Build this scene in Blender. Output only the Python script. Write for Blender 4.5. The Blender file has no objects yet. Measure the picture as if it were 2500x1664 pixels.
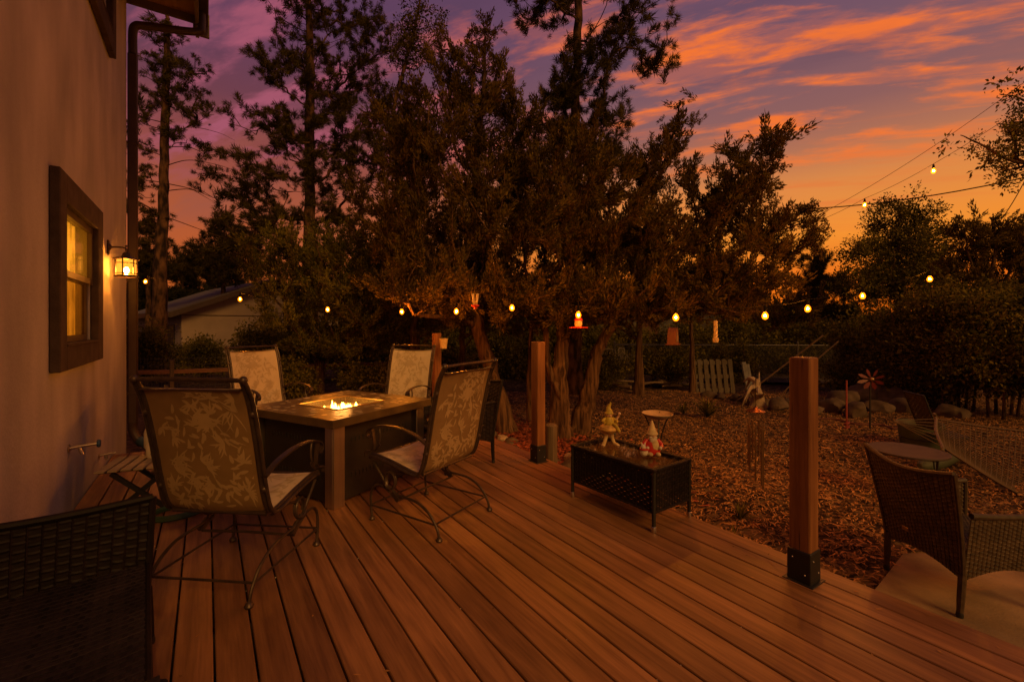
import bpy, math, random
import numpy as np
from mathutils import Vector, Matrix
rnd = random.Random(7)
C = bpy.context.scene.collection
sc = bpy.context.scene
PI = math.pi
# ---------------------------------------------------------------- camera frame (metres; deck top is z = 0, boards run along +y)
F, H, HZ, CX = 1100.0, 1.36, 790.0, 1250.0
TH = math.atan(745 / F)
FW = np.array((math.sin(TH), math.cos(TH), 0)); RT = np.array((math.cos(TH), -math.sin(TH), 0)); UP = np.array((0, 0, 1.0))
GZ = -0.28                                       # yard level
def W(u, v, d): return FW * d + RT * ((u - CX) * d / F) + UP * (H - (v - HZ) * d / F)
def G(u, v, z=0.0):
    return W(u, v, F * (H - z) / (v - HZ))
def U(u, d, z=GZ):
    p = W(u, HZ, d); p[2] = z; return p
def onx(u, v, x):
    k = FW[0] + (u - CX) / F * RT[0]
    return W(u, v, x / k)

# ---------------------------------------------------------------- scene helpers
def tag(o, label=None, cat=None, group=None, kind=None):
    if label: o['label'] = label
    if cat: o['category'] = cat
    if group: o['group'] = group
    if kind: o['kind'] = kind
    return o
def thing(name, label, cat, loc=(0, 0, 0), rz=0.0, group=None):
    o = bpy.data.objects.new(name, None); C.objects.link(o)
    o.location = loc; o.rotation_euler = (0, 0, rz); o.empty_display_size = .1
    return tag(o, label, cat, group)
def copy_tree(o, parent=None):
    c = o.copy(); C.objects.link(c)
    if parent is not None: c.parent = parent
    for ch in list(o.children): copy_tree(ch, c)
    return c

class MB:
    def __init__(s): s.v = []; s.f = []; s.m = []
    def add(s, vs, fs, m=0):
        b = len(s.v); s.v.extend([tuple(map(float, p)) for p in vs])
        for f in fs: s.f.append(tuple(i + b for i in f)); s.m.append(m)
        return s
    def box(s, c, size, rz=0.0, m=0, R=None):
        x, y, z = (k / 2 for k in size)
        P = [(-x,-y,-z),(x,-y,-z),(x,y,-z),(-x,y,-z),(-x,-y,z),(x,-y,z),(x,y,z),(-x,y,z)]
        M = Matrix.Rotation(rz, 3, 'Z') if R is None else R
        s.add([Vector(c) + M @ Vector(p) for p in P], [(0,3,2,1),(4,5,6,7),(0,1,5,4),(1,2,6,5),(2,3,7,6),(3,0,4,7)], m); return s
    def bbox(s, c, size, b=.004, rz=0.0, m=0):
        # box with chamfered edges
        hx, hy, hz = (k / 2 for k in size); b = min(b, hx*.9, hy*.9, hz*.9)
        M = Matrix.Rotation(rz, 3, 'Z'); vs = []; idx = {}
        def vid(p):
            if p not in idx: idx[p] = len(vs); vs.append(Vector(c) + M @ Vector(p))
            return idx[p]
        fs = []
        def A(sx, sy, sz, ax):
            p = [sx*(hx-b), sy*(hy-b), sz*(hz-b)]; p[ax] = (sx*hx, sy*hy, sz*hz)[ax]; return vid(tuple(round(q, 6) for q in p))
        for ax in range(3):
            o1, o2 = [k for k in range(3) if k != ax]
            for sg in (-1, 1):
                q = []
                for a1, a2 in ((-1,-1),(1,-1),(1,1),(-1,1)):
                    t = [0,0,0]; t[ax] = sg; t[o1] = a1; t[o2] = a2; q.append(A(*t, ax))
                fs.append(tuple(q))
        for ax in range(3):
            o1, o2 = [k for k in range(3) if k != ax]
            for s1 in (-1, 1):
                for s2 in (-1, 1):
                    t0 = [0,0,0]; t0[o1] = s1; t0[o2] = s2; t0[ax] = -1; t1 = list(t0); t1[ax] = 1
                    fs.append((A(*t0, o1), A(*t1, o1), A(*t1, o2), A(*t0, o2)))
        for sx in (-1, 1):
            for sy in (-1, 1):
                for sz in (-1, 1): fs.append((A(sx,sy,sz,0), A(sx,sy,sz,1), A(sx,sy,sz,2)))
        s.add(vs, fs, m); return s
    def tube(s, pts, r, n=8, m=0, closed=False, cap=True):
        P = [Vector(p) for p in pts]; k = len(P); rr = r if hasattr(r, '__len__') else [r] * k
        vs = []; ref = None
        for i, p in enumerate(P):
            if closed: t = P[(i+1) % k] - P[i-1]
            else: t = P[min(i+1, k-1)] - P[max(i-1, 0)]
            if t.length < 1e-9: t = Vector((0,0,1))
            t.normalize()
            if ref is None: ref = Vector((0,0,1)) if abs(t.z) < .9 else Vector((1,0,0))
            a = (ref - t * ref.dot(t)); a.normalize(); b = t.cross(a); ref = a
            for j in range(n):
                w = 2*PI*j/n; vs.append(p + (a*math.cos(w) + b*math.sin(w)) * rr[i])
        fs = [(i*n+j, i*n+(j+1)%n, ((i+1)%k)*n+(j+1)%n, ((i+1)%k)*n+j) for i in range(k if closed else k-1) for j in range(n)]
        if cap and not closed:
            fs.append(tuple(range(n-1, -1, -1))); fs.append(tuple((k-1)*n + j for j in range(n)))
        s.add(vs, fs, m); return s
    def sweep(s, pts, w, h, side=(1,0,0), m=0):
        P = [Vector(p) for p in pts]; sd = Vector(side); vs = []; k = len(P)
        for i, p in enumerate(P):
            t = (P[min(i+1,k-1)] - P[max(i-1,0)]).normalized(); u = sd.cross(t).normalized()
            for a, b in ((-1,-1),(1,-1),(1,1),(-1,1)): vs.append(p + sd*(a*w/2) + u*(b*h/2))
        fs = [(i*4+j, i*4+(j+1)%4, (i+1)*4+(j+1)%4, (i+1)*4+j) for i in range(k-1) for j in range(4)]
        fs += [(3,2,1,0), tuple((k-1)*4 + j for j in range(4))]
        s.add(vs, fs, m); return s
    def lathe(s, prof, c=(0,0,0), n=20, m=0, R=None, squash=(1,1)):
        vs = []; c = Vector(c)
        for r, z in prof:
            for j in range(n):
                w = 2*PI*j/n; p = Vector((r*math.cos(w)*squash[0], r*math.sin(w)*squash[1], z)); vs.append(c + (R @ p if R else p))
        k = len(prof)
        fs = [(i*n+j, i*n+(j+1)%n, (i+1)*n+(j+1)%n, (i+1)*n+j) for i in range(k-1) for j in range(n)]
        if prof[0][0] > 1e-6: fs.append(tuple(range(n-1,-1,-1)))
        if prof[-1][0] > 1e-6: fs.append(tuple((k-1)*n+j for j in range(n)))
        s.add(vs, fs, m); return s
    def ball(s, c, r, n=10, m=0, sq=(1,1,1)):
        k = 7; prof = [(max(1e-7, math.sin(PI*i/k))*1.0, -math.cos(PI*i/k)) for i in range(k+1)]
        vs = []; c = Vector(c)
        for a, z in prof:
            for j in range(n):
                w = 2*PI*j/n; vs.append(c + Vector((a*math.cos(w)*sq[0], a*math.sin(w)*sq[1], z*sq[2]))*r)
        fs = [(i*n+j, i*n+(j+1)%n, (i+1)*n+(j+1)%n, (i+1)*n+j) for i in range(k) for j in range(n)]
        s.add(vs, fs, m); return s
    def prism(s, poly, z0, z1, m=0):
        n = len(poly); vs = [(x,y,z0) for x,y in poly] + [(x,y,z1) for x,y in poly]
        s.add(vs, [tuple(range(n-1,-1,-1)), tuple(range(n,2*n))] + [(i,(i+1)%n,n+(i+1)%n,n+i) for i in range(n)], m); return s
    def build(s, name, mats, parent=None, smooth=True, origin=None):
        me = bpy.data.meshes.new(name); o = Vector(origin) if origin is not None else None
        me.from_pydata(s.v if o is None else [tuple(Vector(p)-o) for p in s.v], [], s.f)
        for x in (mats if isinstance(mats, (list, tuple)) else [mats]): me.materials.append(x)
        me.polygons.foreach_set('material_index', s.m)
        me.validate(); me.update()
        ob = bpy.data.objects.new(name, me); C.objects.link(ob)
        if parent is not None: ob.parent = parent
        elif o is not None: ob.location = o
        if smooth:
            me.polygons.foreach_set('use_smooth', [True]*len(me.polygons))
            try: me.set_sharp_from_angle(angle=math.radians(38))
            except Exception: pass
        return ob

def bigmesh(name, V, Fq, mat, parent=None, midx=None):
    """numpy mesh of quads"""
    me = bpy.data.meshes.new(name); V = np.ascontiguousarray(V, dtype=np.float32).reshape(-1, 3); Fq = np.ascontiguousarray(Fq, dtype=np.int32)
    k = Fq.shape[1]; n = len(Fq)
    me.vertices.add(len(V)); me.vertices.foreach_set('co', V.ravel())
    me.loops.add(n*k); me.loops.foreach_set('vertex_index', Fq.ravel())
    me.polygons.add(n); me.polygons.foreach_set('loop_start', np.arange(0, n*k, k, dtype=np.int32))
    for x in (mat if isinstance(mat, (list, tuple)) else [mat]): me.materials.append(x)
    if midx is not None: me.polygons.foreach_set('material_index', midx.astype(np.int32))
    me.update(calc_edges=True)
    o = bpy.data.objects.new(name, me); C.objects.link(o)
    if parent is not None: o.parent = parent
    return o
def cat_rom(P, n=6):
    P = [np.array(p, float) for p in P]; Q = [2*P[0]-P[1]] + P + [2*P[-1]-P[-2]]; out = []
    for i in range(1, len(Q)-2):
        a, b, c, d = Q[i-1:i+3]
        for j in range(n):
            t = j/n; out.append(.5*((2*b)+(c-a)*t+(2*a-5*b+4*c-d)*t*t+(3*b-a-3*c+d)*t**3))
    out.append(P[-1]); return out

# ---------------------------------------------------------------- materials
def mat(name, col, rough=.7, metal=0.0, var=.25, scale=8.0, bump=0.0, bscale=None, stretch=(1,1,1), spec=.4, detail=4, col2=None, island=0.0, ramp=(.3,.7), trans=0.0, coat=0.0):
    m = bpy.data.materials.new(name); m.use_nodes = True; nt = m.node_tree; N = nt.nodes; L = nt.links
    b = N['Principled BSDF']; b.inputs['Roughness'].default_value = rough; b.inputs['Metallic'].default_value = metal
    b.inputs['Specular IOR Level'].default_value = spec; b.inputs['Transmission Weight'].default_value = trans; b.inputs['Coat Weight'].default_value = coat
    tc = N.new('ShaderNodeTexCoord'); mp = N.new('ShaderNodeMapping'); mp.inputs['Scale'].default_value = stretch
    L.new(tc.outputs['Object'], mp.inputs['Vector'])
    nz = N.new('ShaderNodeTexNoise'); nz.inputs['Scale'].default_value = scale; nz.inputs['Detail'].default_value = detail
    L.new(mp.outputs[0], nz.inputs['Vector'])
    cr = N.new('ShaderNodeValToRGB'); cr.color_ramp.elements[0].position = ramp[0]; cr.color_ramp.elements[1].position = ramp[1]
    c2 = col2 if col2 else tuple(min(1, c*(1+var)) for c in col); c1 = col if col2 else tuple(c*(1-var) for c in col)
    cr.color_ramp.elements[0].color = (*c1, 1); cr.color_ramp.elements[1].color = (*c2, 1)
    L.new(nz.outputs['Fac'], cr.inputs['Fac']); out = cr.outputs['Color']
    if island > 0:
        ge = N.new('ShaderNodeNewGeometry'); hs = N.new('ShaderNodeHueSaturation'); mr = N.new('ShaderNodeMapRange')
        mr.inputs['To Min'].default_value = 1-island; mr.inputs['To Max'].default_value = 1+island
        L.new(ge.outputs['Random Per Island'], mr.inputs['Value']); L.new(mr.outputs[0], hs.inputs['Value']); L.new(out, hs.inputs['Color']); out = hs.outputs['Color']
    L.new(out, b.inputs['Base Color'])
    if bump:
        n2 = N.new('ShaderNodeTexNoise'); n2.inputs['Scale'].default_value = bscale or scale*4; n2.inputs['Detail'].default_value = 5
        L.new(mp.outputs[0], n2.inputs['Vector']); bp = N.new('ShaderNodeBump'); bp.inputs['Strength'].default_value = bump; bp.inputs['Distance'].default_value = .01
        L.new(n2.outputs['Fac'], bp.inputs['Height']); L.new(bp.outputs[0], b.inputs['Normal'])
    return m
def emis(name, col, strength, base=(.8,.6,.3)):
    m = bpy.data.materials.new(name); m.use_nodes = True; b = m.node_tree.nodes['Principled BSDF']
    b.inputs['Base Color'].default_value = (*base, 1); b.inputs['Emission Color'].default_value = (*col, 1); b.inputs['Emission Strength'].default_value = strength
    b.inputs['Roughness'].default_value = .3
    return m
def glass(name, col=(1,1,1), rough=.05, mixf=.25, k=1.0):
    # thin see-through glass: transparent + gloss by Fresnel
    m = bpy.data.materials.new(name); m.use_nodes = True; nt = m.node_tree; N = nt.nodes; L = nt.links; N.clear()
    o = N.new('ShaderNodeOutputMaterial'); mx = N.new('ShaderNodeMixShader'); t = N.new('ShaderNodeBsdfTransparent'); g = N.new('ShaderNodeBsdfGlossy')
    lw = N.new('ShaderNodeLayerWeight'); lw.inputs['Blend'].default_value = mixf
    t.inputs['Color'].default_value = (*col, 1); g.inputs['Roughness'].default_value = rough
    ml = N.new('ShaderNodeMath'); ml.operation = 'MULTIPLY'; ml.inputs[1].default_value = k; L.new(lw.outputs['Fresnel'], ml.inputs[0]); L.new(ml.outputs[0], mx.inputs['Fac']); L.new(t.outputs[0], mx.inputs[1]); L.new(g.outputs[0], mx.inputs[2]); L.new(mx.outputs[0], o.inputs['Surface'])
    return m

def leafmat(name, c1, c2, transl=.38):
    m = bpy.data.materials.new(name); m.use_nodes = True; nt = m.node_tree; N = nt.nodes; L = nt.links; N.clear()
    o = N.new('ShaderNodeOutputMaterial'); mx = N.new('ShaderNodeMixShader'); d = N.new('ShaderNodeBsdfDiffuse'); t = N.new('ShaderNodeBsdfTranslucent')
    ge = N.new('ShaderNodeNewGeometry'); cr = N.new('ShaderNodeValToRGB'); tc = N.new('ShaderNodeTexCoord'); nz = N.new('ShaderNodeTexNoise'); nz.inputs['Scale'].default_value = 1.6
    L.new(tc.outputs['Object'], nz.inputs['Vector'])
    ad = N.new('ShaderNodeMath'); ad.operation = 'ADD'; sb = N.new('ShaderNodeMath'); sb.operation = 'MULTIPLY_ADD'; sb.inputs[1].default_value = 1.6; sb.inputs[2].default_value = -.8
    L.new(nz.outputs['Fac'], sb.inputs[0]); L.new(ge.outputs['Random Per Island'], ad.inputs[0]); L.new(sb.outputs[0], ad.inputs[1]); L.new(ad.outputs[0], cr.inputs['Fac'])
    cr.color_ramp.elements[0].color = (*c1, 1); cr.color_ramp.elements[1].color = (*c2, 1); cr.color_ramp.elements[0].position = .1; cr.color_ramp.elements[1].position = .95
    L.new(cr.outputs[0], d.inputs['Color']); L.new(cr.outputs[0], t.inputs['Color'])
    mx.inputs['Fac'].default_value = transl; L.new(d.outputs[0], mx.inputs[1]); L.new(t.outputs[0], mx.inputs[2]); L.new(mx.outputs[0], o.inputs['Surface'])
    return m

def woodmat(name, c1, c2, axis='y', rings=26.0, bump=.25, rough=.6, island=.18, checks=0.0):
    m = bpy.data.materials.new(name); m.use_nodes = True; nt = m.node_tree; N = nt.nodes; L = nt.links; b = N['Principled BSDF']
    b.inputs['Roughness'].default_value = rough; b.inputs['Specular IOR Level'].default_value = .35
    tc = N.new('ShaderNodeTexCoord'); ge = N.new('ShaderNodeNewGeometry')
    off = N.new('ShaderNodeVectorMath'); off.operation = 'ADD'; cm = N.new('ShaderNodeMath'); cm.operation = 'MULTIPLY'; cm.inputs[1].default_value = 37.0
    L.new(ge.outputs['Random Per Island'], cm.inputs[0]); L.new(tc.outputs['Object'], off.inputs[0]); L.new(cm.outputs[0], off.inputs[1])
    mp = N.new('ShaderNodeMapping'); sx = {'y': (1, .06, 1), 'z': (1, 1, .05), 'x': (.06, 1, 1)}[axis]; mp.inputs['Scale'].default_value = sx
    L.new(off.outputs[0], mp.inputs['Vector'])
    nz = N.new('ShaderNodeTexNoise'); nz.inputs['Scale'].default_value = 7; nz.inputs['Detail'].default_value = 3; nz.inputs['Distortion'].default_value = .4
    L.new(mp.outputs[0], nz.inputs['Vector'])
    mul = N.new('ShaderNodeMath'); mul.operation = 'MULTIPLY'; mul.inputs[1].default_value = rings; fr = N.new('ShaderNodeMath'); fr.operation = 'PINGPONG'; fr.inputs[1].default_value = 1
    L.new(nz.outputs['Fac'], mul.inputs[0]); L.new(mul.outputs[0], fr.inputs[0])
    n3 = N.new('ShaderNodeTexNoise'); n3.inputs['Scale'].default_value = 95; n3.inputs['Detail'].default_value = 4; L.new(mp.outputs[0], n3.inputs['Vector'])
    mixv = N.new('ShaderNodeMath'); mixv.operation = 'MULTIPLY_ADD'; mixv.inputs[1].default_value = .36; L.new(fr.outputs[0], mixv.inputs[0])
    s3 = N.new('ShaderNodeMath'); s3.operation = 'MULTIPLY'; s3.inputs[1].default_value = .64; L.new(n3.outputs['Fac'], s3.inputs[0]); L.new(s3.outputs[0], mixv.inputs[2])
    cr = N.new('ShaderNodeValToRGB'); cr.color_ramp.elements[0].color = (*c1, 1); cr.color_ramp.elements[1].color = (*c2, 1); cr.color_ramp.elements[0].position = .2; cr.color_ramp.elements[1].position = .82
    L.new(mixv.outputs[0], cr.inputs['Fac'])
    hs = N.new('ShaderNodeHueSaturation'); mr = N.new('ShaderNodeMapRange'); mr.inputs['To Min'].default_value = 1-island; mr.inputs['To Max'].default_value = 1+island
    L.new(ge.outputs['Random Per Island'], mr.inputs['Value']); L.new(mr.outputs[0], hs.inputs['Value']); L.new(cr.outputs[0], hs.inputs['Color'])
    # worn, slightly dirty patches
    nd = N.new('ShaderNodeTexNoise'); nd.inputs['Scale'].default_value = 1.7; nd.inputs['Detail'].default_value = 6; L.new(tc.outputs['Object'], nd.inputs['Vector'])
    md = N.new('ShaderNodeMapRange'); md.inputs['From Min'].default_value = .3; md.inputs['From Max'].default_value = .7; md.inputs['To Min'].default_value = .78; md.inputs['To Max'].default_value = 1.15; L.new(nd.outputs['Fac'], md.inputs['Value'])
    vm = N.new('ShaderNodeVectorMath'); vm.operation = 'SCALE'; L.new(hs.outputs[0], vm.inputs[0]); L.new(md.outputs[0], vm.inputs['Scale'])
    col_ = vm.outputs[0]
    if checks:
        mc = N.new('ShaderNodeMapping'); mc.inputs['Scale'].default_value = (75, 75, 2.2); L.new(off.outputs[0], mc.inputs['Vector'])
        nc = N.new('ShaderNodeTexNoise'); nc.inputs['Scale'].default_value = 1; nc.inputs['Detail'].default_value = 2; L.new(mc.outputs[0], nc.inputs['Vector'])
        rc = N.new('ShaderNodeMapRange'); rc.inputs['From Min'].default_value = .66; rc.inputs['From Max'].default_value = .72; rc.inputs['To Min'].default_value = 1; rc.inputs['To Max'].default_value = .35; L.new(nc.outputs['Fac'], rc.inputs['Value'])
        vk = N.new('ShaderNodeTexVoronoi'); vk.inputs['Scale'].default_value = 5.5; vk.inputs['Randomness'].default_value = 1; L.new(off.outputs[0], vk.inputs['Vector'])
        rk = N.new('ShaderNodeMapRange'); rk.inputs['From Min'].default_value = .05; rk.inputs['From Max'].default_value = .10; rk.inputs['To Min'].default_value = .3; rk.inputs['To Max'].default_value = 1; L.new(vk.outputs['Distance'], rk.inputs['Value'])
        mm_ = N.new('ShaderNodeMath'); mm_.operation = 'MULTIPLY'; L.new(rc.outputs[0], mm_.inputs[0]); L.new(rk.outputs[0], mm_.inputs[1])
        v2 = N.new('ShaderNodeVectorMath'); v2.operation = 'SCALE'; L.new(col_, v2.inputs[0]); L.new(mm_.outputs[0], v2.inputs['Scale']); col_ = v2.outputs[0]
    L.new(col_, b.inputs['Base Color'])
    rr_ = N.new('ShaderNodeMapRange'); rr_.inputs['From Min'].default_value = .3; rr_.inputs['From Max'].default_value = .7; rr_.inputs['To Min'].default_value = rough-.1; rr_.inputs['To Max'].default_value = rough+.14; L.new(nd.outputs['Fac'], rr_.inputs['Value']); L.new(rr_.outputs[0], b.inputs['Roughness'])
    bp = N.new('ShaderNodeBump'); bp.inputs['Strength'].default_value = bump; bp.inputs['Distance'].default_value = .004; L.new(mixv.outputs[0], bp.inputs['Height']); L.new(bp.outputs[0], b.inputs['Normal'])
    return m

M = {}
M['deck'] = woodmat('deck_composite', (.145,.060,.023), (.315,.142,.057), 'y', 11, .3, .46, .24)
M['post'] = woodmat('cedar_post', (.13,.045,.015), (.27,.112,.038), 'z', 9, .3, .62, .15, 1.0)
M['oldwood'] = woodmat('weathered_wood', (.07,.045,.025), (.16,.105,.06), 'z', 14)
M['railwood'] = woodmat('brown_rail', (.16,.07,.03), (.28,.13,.06), 'x', 14)
M['slatwood'] = woodmat('pale_slat', (.25,.18,.1), (.45,.34,.2), 'x', 14)
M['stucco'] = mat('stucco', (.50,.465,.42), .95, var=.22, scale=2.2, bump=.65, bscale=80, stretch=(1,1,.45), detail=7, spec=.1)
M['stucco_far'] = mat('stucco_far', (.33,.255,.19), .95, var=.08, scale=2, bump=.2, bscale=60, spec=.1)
M['trim'] = mat('trim_stone', (.085,.060,.044), .9, var=.25, scale=9, bump=.4, bscale=90, spec=.15)
M['sash'] = mat('sash_bronze', (.10,.07,.045), .45, var=.1, spec=.5)
M['down'] = mat('downspout_brown', (.055,.032,.022), .45, var=.15, spec=.5)
M['soffit'] = woodmat('soffit_wood', (.42,.24,.09), (.58,.35,.15), 'y', 10)
M['fascia'] = mat('fascia', (.18,.14,.10), .7, var=.15)
M['roof'] = mat('shingles', (.10,.085,.08), .95, var=.3, scale=14, bump=.3, stretch=(1,1,4))
M['concrete'] = mat('concrete', (.22,.145,.085), .9, var=.55, scale=2.2, bump=.25, bscale=70, detail=7, spec=.15)
M['steel'] = mat('brushed_steel', (.56,.48,.42), .38, 1.0, var=.1, scale=4, stretch=(8,8,.4))
M['iron'] = mat('bronze_iron', (.07,.045,.032), .42, .55, var=.3, scale=20, bump=.1, spec=.5)
M['black'] = mat('black_metal', (.018,.016,.015), .5, .2, var=.2, spec=.5)
M['panel'] = mat('fire_panel', (.022,.016,.013), .5, .2, var=.3, scale=6, spec=.5)
M['wicker'] = mat('wicker_black', (.0125,.0078,.0075), .6, var=.35, scale=30, spec=.22, island=.45)
M['wicker_seat'] = mat('wicker_seat', (.018,.0125,.013), .6, var=.5, scale=5, spec=.22, island=.5)
M['wicker_b'] = mat('wicker_brown', (.060,.037,.021), .55, var=.35, scale=30, spec=.3, island=.45)
M['tarnish'] = mat('tarnish', (.045,.030,.021), .6, .2, var=.3, spec=.5)
M['brass'] = mat('brass', (.32,.2,.09), .35, .9, var=.25, scale=12)
M['copper'] = mat('copper', (.13,.05,.03), .4, .8, var=.25, scale=12)
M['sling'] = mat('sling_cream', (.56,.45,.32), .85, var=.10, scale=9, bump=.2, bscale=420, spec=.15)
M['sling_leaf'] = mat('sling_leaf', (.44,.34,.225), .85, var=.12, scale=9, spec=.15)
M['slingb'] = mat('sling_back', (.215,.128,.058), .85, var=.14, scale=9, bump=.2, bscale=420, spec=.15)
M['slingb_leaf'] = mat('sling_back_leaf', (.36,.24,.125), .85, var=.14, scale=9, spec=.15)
M['slate'] = mat('slate_top', (.055,.032,.012), .40, var=.5, scale=7, col2=(.115,.07,.026), spec=.5)
M['stone_in'] = mat('stone_inlay', (.34,.28,.18), .4, var=.35, scale=10, island=.35, spec=.5)
M['pan'] = mat('burner_pan', (.55,.42,.26), .5, var=.1, spec=.4)
M['gold'] = mat('burner_rim', (.40,.25,.09), .35, .7, var=.1)
M['bead'] = mat('glass_bead', (.75,.68,.58), .12, var=.3, scale=60, island=.3, spec=.8)
M['flame'] = emis('flame', (1,.5,.06), 18)
def envelope(name, col, s, fac):
    m = bpy.data.materials.new(name); m.use_nodes = True; nt = m.node_tree; N = nt.nodes; L = nt.links; N.clear()
    o = N.new('ShaderNodeOutputMaterial'); ad = N.new('ShaderNodeAddShader'); t = N.new('ShaderNodeBsdfTransparent'); e = N.new('ShaderNodeEmission'); t.inputs['Color'].default_value = (fac, fac*.85, fac*.6, 1)
    e.inputs['Color'].default_value = (*col, 1); e.inputs['Strength'].default_value = s; L.new(t.outputs[0], ad.inputs[0]); L.new(e.outputs[0], ad.inputs[1]); L.new(ad.outputs[0], o.inputs['Surface']); return m
M['bulbglass'] = envelope('bulb_glass', (1,.19,.004), 2.5, .95); M['lampshell'] = envelope('lantern_shell', (1,.38,.035), .95, .62)
M['bulb'] = emis('bulb_core', (1,.29,.02), 5400)
M['bulb_dim'] = emis('bulb_core_dim', (1,.28,.02), 1300)  # weaker core, stands in for leaves covering one bulb
M['lampglass'] = emis('lantern_glass', (1,.40,.035), 2.6)
M['filament'] = emis('lantern_flame', (1,.34,.045), 900)
M['glass'] = glass('clear_glass', (.9,.88,.82), .03, .35)
M['tabletop'] = glass('table_glass', (.95,.9,.8), .03, .22, .38)
M['cord'] = mat('cord', (.009,.007,.006), .8, spec=.1)
M['red'] = mat('red_plastic', (.46,.022,.012), .4, var=.15, spec=.5)
M['brick_red'] = mat('barn_red', (.085,.024,.014), .7, var=.25)
M['pink'] = mat('pink_plastic', (.24,.045,.04), .5)
M['white'] = mat('white_plastic', (.56,.47,.36), .5, var=.12, scale=10)
M['cream'] = mat('cream_paint', (.50,.36,.17), .6, var=.25, scale=25)
M['ochre'] = mat('ochre_paint', (.48,.27,.07), .6, var=.45, scale=30, bump=.3)
M['lime'] = mat('green_paint', (.38,.26,.03), .6, var=.35, scale=30)
M['teal'] = mat('teal_paint', (.06,.16,.16), .6, var=.3)
M['skin'] = mat('painted_skin', (.55,.33,.2), .6)
M['greenpot'] = mat('green_pot', (.06,.07,.038), .6, var=.2, scale=6)
M['hose'] = mat('hose_green', (.035,.075,.03), .5, var=.2)
M['blue'] = mat('blue_plastic', (.025,.06,.12), .5, var=.2)
M['rope'] = mat('rope', (.085,.05,.025), .85, var=.2)
M['rock'] = mat('rock', (.085,.058,.04), .95, var=.5, scale=5, bump=.6, bscale=14, detail=8, spec=.15)
M['rock_pale'] = mat('rock_pale', (.30,.22,.15), .95, var=.4, scale=6, bump=.5, bscale=18, detail=8, spec=.15)
M['bark'] = mat('juniper_bark', (.030,.016,.010), .95, var=.5, scale=15, bump=1.0, bscale=30, stretch=(1.7,1.7,.16), detail=8, col2=(.155,.085,.045), spec=.1, ramp=(.36,.66))
M['bark_pine'] = mat('pine_bark', (.018,.011,.008), .95, var=.5, scale=9, bump=1.0, bscale=14, stretch=(1,1,.4), detail=8, col2=(.14,.07,.038), spec=.1, ramp=(.38,.66))
M['fence'] = mat('galvanised', (.10,.085,.07), .6, .3, var=.15)
M['juniper'] = leafmat('juniper_leaf', (.040,.030,.006), (.20,.125,.024))
M['pine'] = leafmat('pine_needle', (.032,.028,.008), (.15,.11,.026))
M['green'] = leafmat('green_leaf', (.045,.046,.007), (.24,.19,.030))
M['oak'] = leafmat('oak_leaf', (.045,.045,.008), (.26,.20,.034))
M['farleaf'] = leafmat('far_leaf', (.020,.022,.010), (.05,.045,.018))
M['chip'] = mat('wood_chip', (.23,.105,.036), .9, var=.5, scale=3, island=.75, col2=(.36,.18,.066), spec=.15)
M['chip_red'] = mat('red_chip', (.20,.05,.025), .9, var=.4, scale=3, island=.5, spec=.15)
M['pebble'] = mat('pebbles', (.20,.15,.11), .9, var=.4, scale=3, island=.5, spec=.2)
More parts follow.
